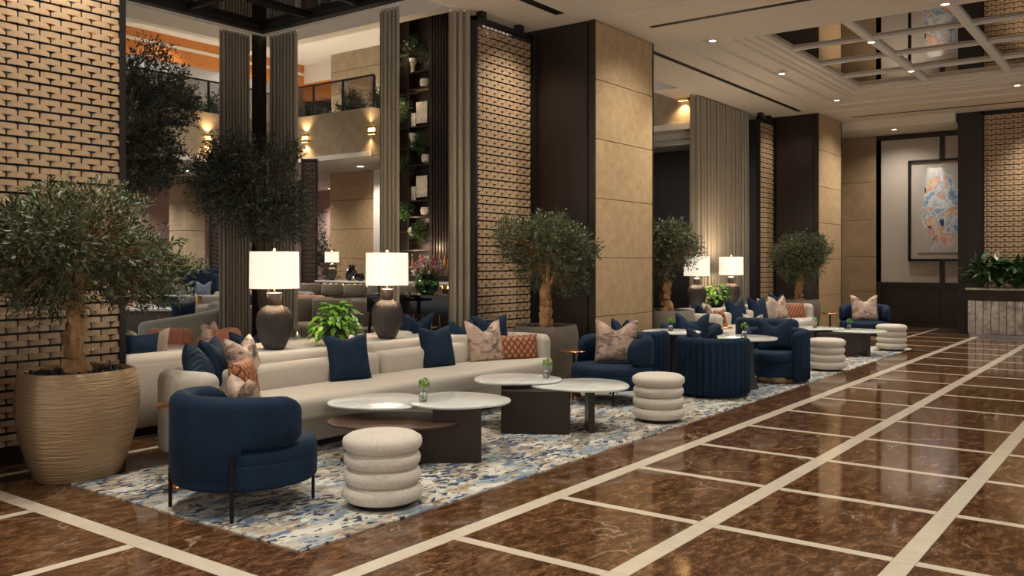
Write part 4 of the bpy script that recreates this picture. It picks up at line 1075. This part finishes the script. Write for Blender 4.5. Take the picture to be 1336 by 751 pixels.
for i, (y, lb) in enumerate(((16.0, 'leafy plant behind the balcony glass, right end'), (17.3, 'leafy plant in the middle of the bar-side balcony'), (18.6, 'leafy plant spilling over the left part of the bar-side balcony'))):
    bush('balcony_plant', lb, (16.12, y, 4.4), (.28, .50, .66), 520, .09, 'leaf_deep', 60+i, 'plants along the balconies')
for i, x in enumerate((9.8, 11.6, 13.4, 14.8)):
    bush('balcony_plant', ('leafy plant on the left balcony behind the dark tree', 'leafy plant on the left balcony behind the dark tree', 'broad green plant on the left balcony above its glass railing', 'drooping green plant at the right end of the left balcony')[i], (x, 20.82, 4.4), (.60, .30, .76), 620, .13, 'leaf_deep', 70+i, 'plants along the balconies')

# ================================================================ back-bar shelving
bsx, ya, yb_ = 16.0, 14.32, 15.75
bs = thing('bar_shelving', 'tall dark shelving wall of small lit niches behind the bar', 'shelving', (bsx, ya, 0))
Wd = yb_-ya
part('back_panel', bx(.28, .32, 0, Wd, 0, 8.3), 'dark_wood', bs, False)
part('side_panel', bx(0, .3, Wd-.05, Wd, 0, 8.3), 'dark_wood', bs, False); part('side_panel', bx(0, .3, 0, .04, 0, 8.3), 'dark_wood', bs, False)
ym = Wd*.5
def zat(y, d=20.9): return 1.6+(341.5-y)*d/1163
shz = [zat(v) for v in (325, 300, 280, 258, 210, 186, 158, 112, 84)]
shz = [1.15]+shz+[7.9]
for z in shz: part('shelf_board', bx(.0, .3, .04, Wd-.05, z-.03, z), 'dark_wood', bs, False)
part('divider', bx(0, .3, ym-.02, ym+.02, 1.9, 7.9), 'dark_wood', bs, False)
for z in shz[2:-1]: part('led_strip', bx(.25, .27, .06, Wd-.07, z+.002, z+.010), 'led_lit', bs, False)
def vase(label, loc, prof, mat='white_ceramic', name='ceramic_vase', cat='vase', group='vases on the bar shelving'):
    t = thing(name, label, cat, loc, 0, group); part('body', lathe(prof, 28, lambda a, z: 1-.03*abs(math.sin(8*a))), mat, t); return t
gob = [(.05,0),(.08,.01),(.05,.05),(.07,.18),(.11,.26),(.12,.34),(.10,.36),(.09,.34)]
bow = [(.06,0),(.12,.03),(.14,.12),(.12,.2),(.11,.2),(.12,.12),(.02,.03)]
X_ = bsx+.12
def yy(x): return onX(x, bsx+.1)
vase('fluted white vase with dark foliage on the topmost visible bar shelf', (X_, yy(537), zat(84)), gob)
vase('round white bowl on the second visible bar shelf', (X_, yy(554), zat(106)), bow)
part('shelf_board', bx(.0, .3, .04, ym, zat(107)-ya*0-.03, zat(107)), 'dark_wood', bs, False)
vase('small white vase below the two ink drawings', (X_, yy(538), zat(186)), gob)
vase('pale cup on the bar shelf right of the hanging fern', (X_, yy(556), zat(208)), bow)
vase('pale bowl on the bar shelf above the arched niche', (X_, yy(555), zat(279)), bow)
vase('small patterned pot on the lower bar shelf', (X_, yy(538), zat(306)), bow)
def picture(label, x, z, w_, h_):
    t = thing('ink_drawing', label, 'picture', (bsx+.08, yy(x), z), -PI/2, 'ink drawings on the bar shelving'); t.rotation_euler = (0, 0, -PI/2)
    part('sheet', bx(-w_/2, w_/2, -.004, .004, 0, h_), 'ink_drawing', t, False); part('backing_board', bx(-w_/2-.01, w_/2+.01, .004, .015, -.003, h_+.01), 'black_metal', t, False)
picture('larger ink drawing propped on the bar shelf, right of the small one', 551, zat(154), .36, .52)
picture('smaller ink drawing propped on the upper bar shelf', 538, zat(158), .26, .34)
picture('larger ink drawing propped on the lower bar shelf under the potted plant', 551, zat(254), .36, .52)
picture('smaller ink drawing propped on the lower bar shelf', 538, zat(258), .26, .34)
for i, (x, y, r, lb) in enumerate(((543, 62, .42, 'dark leafy plant bursting from the topmost bar shelf'), (533, 135, .22, 'trailing fern hanging beside the ink drawings'), (552, 184, .15, 'green plant on the bar shelf below the upper larger drawing'),
        (532, 215, .20, 'trailing fern on the bar shelf, left niche'), (533, 272, .17, 'bright fern in the left niche below the drawings'), (551, 302, .17, 'green plant on the lower right bar shelf'))):
    bush('shelf_plant', lb, (bsx+.05, yy(x), zat(y)-r*1.15), (.22, r*.85, r), 240, .055, 'leaf_hedge' if i == 4 else 'leaf_deep', 90+i, 'plants on the bar shelving', False)
for k in range(16):
    x = (524, 528, 533, 538, 543, 548, 552, 557, 563, 566, 569, 573, 576, 580, 584, 588)[k]
    t = thing('liquor_bottle', 'bottle standing on the back counter of the bar', 'bottle', (15.80, onX(x, 15.8), 1.29+(.12 if k % 2 else 0)), 0, 'bottles behind the bar')
    part('glass_body', lathe([(.03,0),(.04,.01),(.04,.20),(.015,.26),(.013,.33),(.016,.34)], 14), 'bottle_glass', t); part('bottle_cap', lathe([(.016,.335),(.016,.37),(.002,.372)], 10), ('brass', 'black_metal', 'red_paper')[k % 3], t)
ct = thing('back_counter', 'dark stepped back counter carrying the bottles behind the bar', 'counter', (15.8, 14.3, 0)); part('body', bx(-.15, .16, -1.3, 1.4, 0, 1.28), 'dark_wood', ct, False); part('upper_step', bx(.04, .16, -1.3, 1.4, 1.28, 1.41), 'steel', ct, False)
for y in (13.5, 14.3, 15.1): point((15.6, y, 1.95), 5, (1,.7,.4), .03)
for z in (zat(160)+.55, zat(84)+.5, zat(300)+.3): point((bsx-.25, ya+Wd/2, z), 2.5, (1,.7,.45), .03)

# ================================================================ the bar and its stools
br = thing('marble_bar', 'long marble-topped bar with a strip of brass lights under its edge', 'bar', (14.1, 12.0, 0))
part('marble_top', slab(rect(-.10, .85, -.8, 4.3, .25, 6), 1.12, 1.17, .01), 'white_marble', br)
part('body', slab(rect(.08, .78, -.7, 4.15, .2, 6), 0, 1.12, .01), 'dark_wood', br)
for k in range(46): part('brass_bead', bx(-.015, .02, -.62+.1*k, -.56+.1*k, 1.04, 1.10), 'led_lit' if k % 2 else 'brass', br, False)
def stool(label, loc, rz, h=.78):
    t = thing('bar_stool', label, 'stool', loc, rz, 'taupe bar stools along the marble bar')
    part('curved_back', shell(arc(.24, 75, 285, 40)[::-1], h+.08, h+.34, .07, .08), 'taupe_fabric', t)
    part('seat', slab(circ(.23, 32), h-.02, h+.10, .04), 'taupe_fabric', t)
    for a in (45, 135, 225, 315):
        c_, s_ = math.cos(math.radians(a)), math.sin(math.radians(a)); part('leg', tube([(.20*c_, .20*s_, 0), (.15*c_, .15*s_, h)], .012, 6), 'brass', t)
    part('foot_ring', tube([(.19*math.cos(a), .19*math.sin(a), .28) for a in [2*PI*i/24 for i in range(25)]], .008, 6), 'brass', t)
    return t
s0 = stool('taupe curved-back bar stool at the left end of the marble bar', (13.55, 15.7, 0), 0)
for k in range(1, 6): dup(s0, (13.55, 15.7-.72*k, 0), label=('second taupe bar stool from the left end of the marble bar', 'third taupe bar stool from the left end, left of the second lamp', 'taupe bar stool hidden behind the second lamp shade', 'taupe bar stool below the pink flowers', 'taupe bar stool at the right end of the bar')[k-1])
lb = thing('curved_bench', 'low taupe channelled bench row in front of the bar stools', 'bench', (*W(443, 15.5), 0), 0)
for k in range(3): part('bench_back', xf(shell(arc(.42, 60, 300, 40)[::-1], .55, .98, .10, .08), (0, .95*(k-1), 0)), 'taupe_fabric', lb)
part('bench_seat', slab(rect(-.4, .5, -1.4, 1.4, .15), .12, .50, .05), 'taupe_fabric', lb); part('plinth', bx(-.3, .4, -1.3, 1.3, 0, .12), 'black_metal', lb, False)
# urns and lamp on the bar
lamp('small lit lamp with a dark base at the left end of the bar', (14.45, onX(433, 14.45), 1.17), 14, .68)
vase('dark waisted urn on the bar, right of the small lamp', (14.4, onX(459, 14.4), 1.17), [(.08,0),(.14,.02),(.15,.12),(.10,.26),(.07,.31),(.09,.36),(.085,.36)], 'black_gloss', 'dark_urn', 'urn', None)
vase('small dark pot on the bar beside the waisted urn', (14.35, onX(470, 14.35), 1.17), [(.06,0),(.10,.03),(.10,.10),(.07,.15),(.08,.17),(.075,.17)], 'black_gloss', 'dark_urn', 'urn', None)
lamp('lit lamp farther off, its shade peeking above the right lamp of the near console', (*W(504, 12.9), 1.05), 14, .68, )
# small table under that lamp
qt = thing('lamp_table', 'narrow dark table hidden behind the right near lamp, carrying a second lamp', 'table', (*W(504, 12.9), 0)); part('table_top', slab(circ(.2, 28), 1.02, 1.05, .005), 'dark_wood', qt); part('column', lathe([(.15,0),(.15,.02),(.03,.04),(.03,1.02)], 20), 'black_metal', qt)

# ================================================================ black high table with flowers
ht = thing('high_table', 'tall black gloss table carrying the pink flowers', 'table', (9.9, 9.0, 0))
part('table_top', slab(rect(-.32, .32, -.95, .95, .01), 1.085, 1.12, .004), 'black_gloss', ht, False); part('apron', bx(-.28, .28, -.9, .9, .84, 1.085), 'black_gloss', ht, False)
for sx_ in (-1, 1):
    for sy_ in (-1, 1): part('leg', tube([(.24*sx_, .86*sy_, .85), (.27*sx_, .92*sy_, 0)], .022, 8), 'black_metal', ht)
fv = thing('flower_bouquet', 'pink and white flowers in a round glass bowl on the black high table', 'flowers', (9.85, onX(557, 9.85), 1.12))
k_ = 12.9/1163
part('glass_bowl', lathe([(.001,0),(.09,0),(.16,.06),(.185,.15),(.165,.25),(.13,.30),(.12,.30),(.155,.25),(.175,.15),(.15,.065),(.085,.012),(.001,.01)], 32), 'green_glass', fv)
g = random.Random(5); hd = []; hw = []; stm = []
for k in range(34):
    a = g.uniform(0, 2*PI); e = g.uniform(.0, 1.5); r = .22; c_ = Vector((r*math.cos(a)*math.cos(e), r*math.sin(a)*math.cos(e), .34+.20*math.sin(e)))
    ps = []
    for q in range(26):
        u = g.uniform(0, 2*PI); v = math.acos(g.uniform(-1, 1)); d = Vector((math.sin(v)*math.cos(u), math.sin(v)*math.sin(u), math.cos(v)))*.045
        ps.append(xf(([(-.014,0,0),(0,-.012,.003),(.014,0,0),(0,.012,.003)], [(0,1,2,3)]), c_+d, (g.uniform(-1,1), v, u)))
    part('flower_head', join(ps), 'petal_pink' if (k % 3 or c_.y > 0) and g.random() < .7 else 'petal_white', fv, False); stm.append(tube([(0,0,.05), tuple(c_)], .003, 4))
part('stems', join(stm), 'leaf_deep', fv, kind='stuff')

# ================================================================ inner lounge seating
def tub(label, loc, rz, r, top, mat, name='grey_armchair', cat='armchair', dip=0, span=(55, 305), ry=None, th=.13, ribs=0, zb=.12):
    t = thing(name, label, cat, loc, rz)
    part('curved_back', shell(arc(r, *span, 60, 0, 0, ry)[::-1], zb, (lambda f: top-dip*f), th, .24, ribs), mat, t)
    part('seat_cushion', slab([(p[0]+.08*r, p[1]) for p in circ(r*.92, 40, 0, 0, (ry or r)*.92)], .20, .43, .05), mat, t)
    part('plinth', slab([(p[0], p[1]) for p in circ(r*.7, 32, 0, 0, (ry or r)*.7)], 0, .20, .004), 'black_metal', t)
    return t
tub('grey sloping-back sofa with dark piping, left of the salmon armchair', (*W(240, 13.0), 0), math.radians(75), .46, 1.04, 'grey_fabric', 'grey_sofa', 'sofa', .34, (50, 310), .56)
tub('grey low-backed sofa half hidden behind the left near lamp', (*W(322, 14.4), 0), math.radians(95), .55, .93, 'grey_fabric', 'grey_sofa', 'sofa', 0, (55, 305), .85)
tub('wide grey sofa behind the left near lamp shade with navy pillows', (*W(350, 19.3), 0), math.radians(-150), .55, .95, 'grey_fabric', 'grey_sofa', 'sofa', 0, (60, 300), .95)
tub('small grey armchair left of the curtain foot', (*W(265, 18.5), 0), math.radians(60), .40, .93, 'grey_fabric')
tub('pale grey armchair at the foot of the curtain, a navy pillow in it', (*W(306, 21.2), 0), math.radians(-120), .40, .90, 'grey_fabric')
sa = tub('salmon channelled armchair with a floral pillow behind the blue pillows', (*W(281, 11.0), 0), math.radians(120), .235, .78, 'salmon_velvet', 'salmon_armchair', ribs=18)
dup(sa, (*W(224, 11.5), 0), math.radians(30), label='salmon channelled armchair beside the round marble table at the left', scale=(.95, .95, .97))
tub('brown leather tub chair in the lounge right of the book table', (*W(276, 17.0), 0), math.radians(60), .45, .82, 'brown_leather', 'brown_armchair', ry=.6)
tub('salmon armchair in the distance right of the grey sofa', (*W(398, 18.5), 0), math.radians(-120), .36, .90, 'salmon_velvet', 'salmon_armchair')
wing = thing('high_back_sofa', 'dark navy high-backed sofa before the green hedge, two slate pillows on it', 'sofa', (*W(262, 22.5), 0), A-PI/2)
part('high_back', slab(rect(-.40, .40, .2, .36, .06), .3, 1.42, .05), 'navy_velvet', wing); part('side_wing', slab(rect(.30, .42, -.2, .3, .05), .3, 1.30, .05), 'navy_velvet', wing); part('side_wing', slab(rect(-.42, -.32, 0, .3, .04), .3, 1.30, .05), 'navy_velvet', wing)
part('seat', slab(rect(-1.4, .40, -.3, .3, .08), .1, .55, .05), 'navy_velvet', wing); part('low_back', slab(rect(-1.4, -.42, .2, .36, .06), .3, .98, .05), 'navy_velvet', wing)
P('slate blue pillow on the high-backed navy sofa', 'slate_pillow', 264, 22.2, .72, -53, size=(.42,.42,.14), chop=.2)
P('slate blue pillow on the low left part of the navy sofa', 'slate_pillow', 241, 22.2, .62, -53, size=(.42,.36,.14), chop=.2)
P('navy pillow standing in the sloping-back grey sofa', 'navy_pillow', 240, 12.8, .62, -30, size=(.34,.44,.14), chop=.05)
P('bow-shaped navy pillow on the wide grey sofa beside the left near lamp', 'navy_pillow', 336, 18.6, .45, -50, size=(.46,.52,.15), chop=.3)
P('small navy pillow at the left of the wide grey sofa', 'navy_pillow', 318, 18.7, .40, -50, size=(.36,.36,.15), chop=.2)
P('navy pillow in the pale armchair at the curtain foot', 'navy_pillow', 309, 20.8, .62, -50, size=(.40,.38,.14), chop=.2)
P('floral pillow on top of the salmon armchair', 'floral_satin', 281, 10.8, .50, 30, size=(.34,.40,.14), chop=.3)
pillow('beige striped pillow against the inner sofa at the left', 'beige_pillow', (*W(190, 8.95), .52), math.radians(160), size=(.42,.44,.15), chop=.28)
pillow('dark navy pillow on the inner sofa at its left end', 'navy_pillow', (*W(182, 8.55), .56), math.radians(176), size=(.36,.36,.13), chop=0, tilt=-.1)
pillow('navy pillow on the inner sofa behind the left near lamp', 'navy_pillow', (*W(322, 9.6), .48), math.radians(150), size=(.40,.40,.14), chop=.2)
pillow('large blue pillow on the inner sofa, right of the second near lamp', 'navy_pillow', (*W(541, 11.3), .52), math.radians(165), size=(.44,.46,.15), chop=.25)
pillow('navy pillow on the inner sofa beside the larger blue one', 'navy_pillow', (*W(524, 11.4), .48), math.radians(160), size=(.34,.42,.13), chop=.1)
pillow('navy pillow behind the console at the right end of the near sofa', 'navy_pillow', (8.02, 6.62, .55), math.radians(-8), size=(.40,.40,.14), chop=.25)
pedestal('round marble table at the left opening, behind the inner cream sofa', (*W(183, 10.1), 0), .56, .62)
# book table
bt = thing('book_table', 'dark table with red and white books, left opening', 'table', (*W(205, 15.6), 0), A-PI/2)
part('table_top', slab(rect(-.75, .75, -.4, .4, .05), .76, .80, .005), 'white_marble', bt); part('body', slab(rect(-.6, .6, -.3, .3, .1), 0, .76, .01), 'brown_leather', bt)
for x, m, lbk in ((173, 'red_paper', 'red book lying at the left end of the book table'), (190, 'paper', 'white book lying on the book table beside the red one')):
    t = thing('book', lbk, 'book', (*W(x, 15.5), .80), A-PI/2); part('cover', bx(-.14, .14, -.10, .10, 0, .008), m, t, False); part('page_block', bx(-.13, .135, -.095, .095, .008, .06), 'paper', t, False); part('cover', bx(-.14, .14, -.10, .10, .06, .068), m, t, False)
nt_ = thing('brass_table', 'thin brass-framed side table before the navy sofa', 'side table', (*W(222, 17.8), 0), A-PI/2)
part('table_top', slab(rect(-.35, .6, -.2, .2, .02), .92, .94, .003), 'white_marble', nt_, False)
for x in (-.33, .58): part('brass_leg', bx(x-.012, x+.012, -.15, .15, 0, .92), 'brass', nt_, False)
# candle and table
mt_ = thing('low_table', 'low marble table right of the left near lamp, a candle on it', 'table', (*W(398, 11.2), 0), A-PI/2)
part('table_top', slab(rect(-.42, .30, -.25, .25, .03), .60, .63, .005), 'white_marble', mt_); part('body', slab(rect(-.3, .2, -.18, .18, .03), 0, .60, .005), 'black_metal', mt_)
cd = thing('candle_holder', 'lit candle in a small glass holder right of the left near lamp', 'candle', (*W(388, 11.1), .63))
part('glass_cup', lathe([(.001,0),(.05,0),(.055,.16),(.05,.16),(.045,.01),(.001,.01)], 20), 'glass', cd); part('candle', lathe([(.03,.012),(.03,.06),(.002,.062)], 16), 'white_ceramic', cd); part('flame', lathe([(.002,.062),(.008,.075),(.001,.10)], 8), 'flame_lit', cd)
cd2 = dup(cd, (14.2, onX(461, 14.2), 1.17), label='small candle in a glass holder on the bar by the dark urn')
# hedge and far plants
hg = thing('green_hedge', 'bright green hedge in a brown trough at the far left of the lounge', 'hedge', (*W(221, 24.5), 0), A-PI/2)
part('trough', bx(-.65, .75, -.2, .2, .0, 1.02), 'brown_wood', hg, False)
(V, F), _ = foliage((0.05, 0, 1.32), (.75, .30, .38), 1100, 8, .10, 5, lumps=10); fast('foliage', V, F, 'leaf_hedge', hg, kind='stuff')
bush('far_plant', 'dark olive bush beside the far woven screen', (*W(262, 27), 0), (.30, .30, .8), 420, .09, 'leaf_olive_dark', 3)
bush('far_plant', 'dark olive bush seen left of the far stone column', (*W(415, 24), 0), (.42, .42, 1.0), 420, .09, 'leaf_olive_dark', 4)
lamp('lit lamp glimpsed through the leaves at the left of the lounge', (*W(190, 20), .80), 14, 1.0)
lt = thing('lamp_table', 'small dark table under the lamp glimpsed through the leaves', 'table', (*W(190, 20), 0)); part('table_top', slab(circ(.35, 28), .77, .80, .005), 'dark_wood', lt); part('column', lathe([(.2,0),(.2,.02),(.04,.04),(.04,.77)], 20), 'black_metal', lt)
screen('small woven screen between the far wall and the curtain, at the left', (*W(276, 23.3), 0), A-PI/2, .36, .1, 4.15, 0, xoff=.05, back=True, smat='brown_wood')
screen('small woven screen right of the lamp shade, before the far bush', (*W(396, 22.6), 0), A-PI/2, .30, .1, 4.15, 0, xoff=.05, back=True, smat='brown_wood')
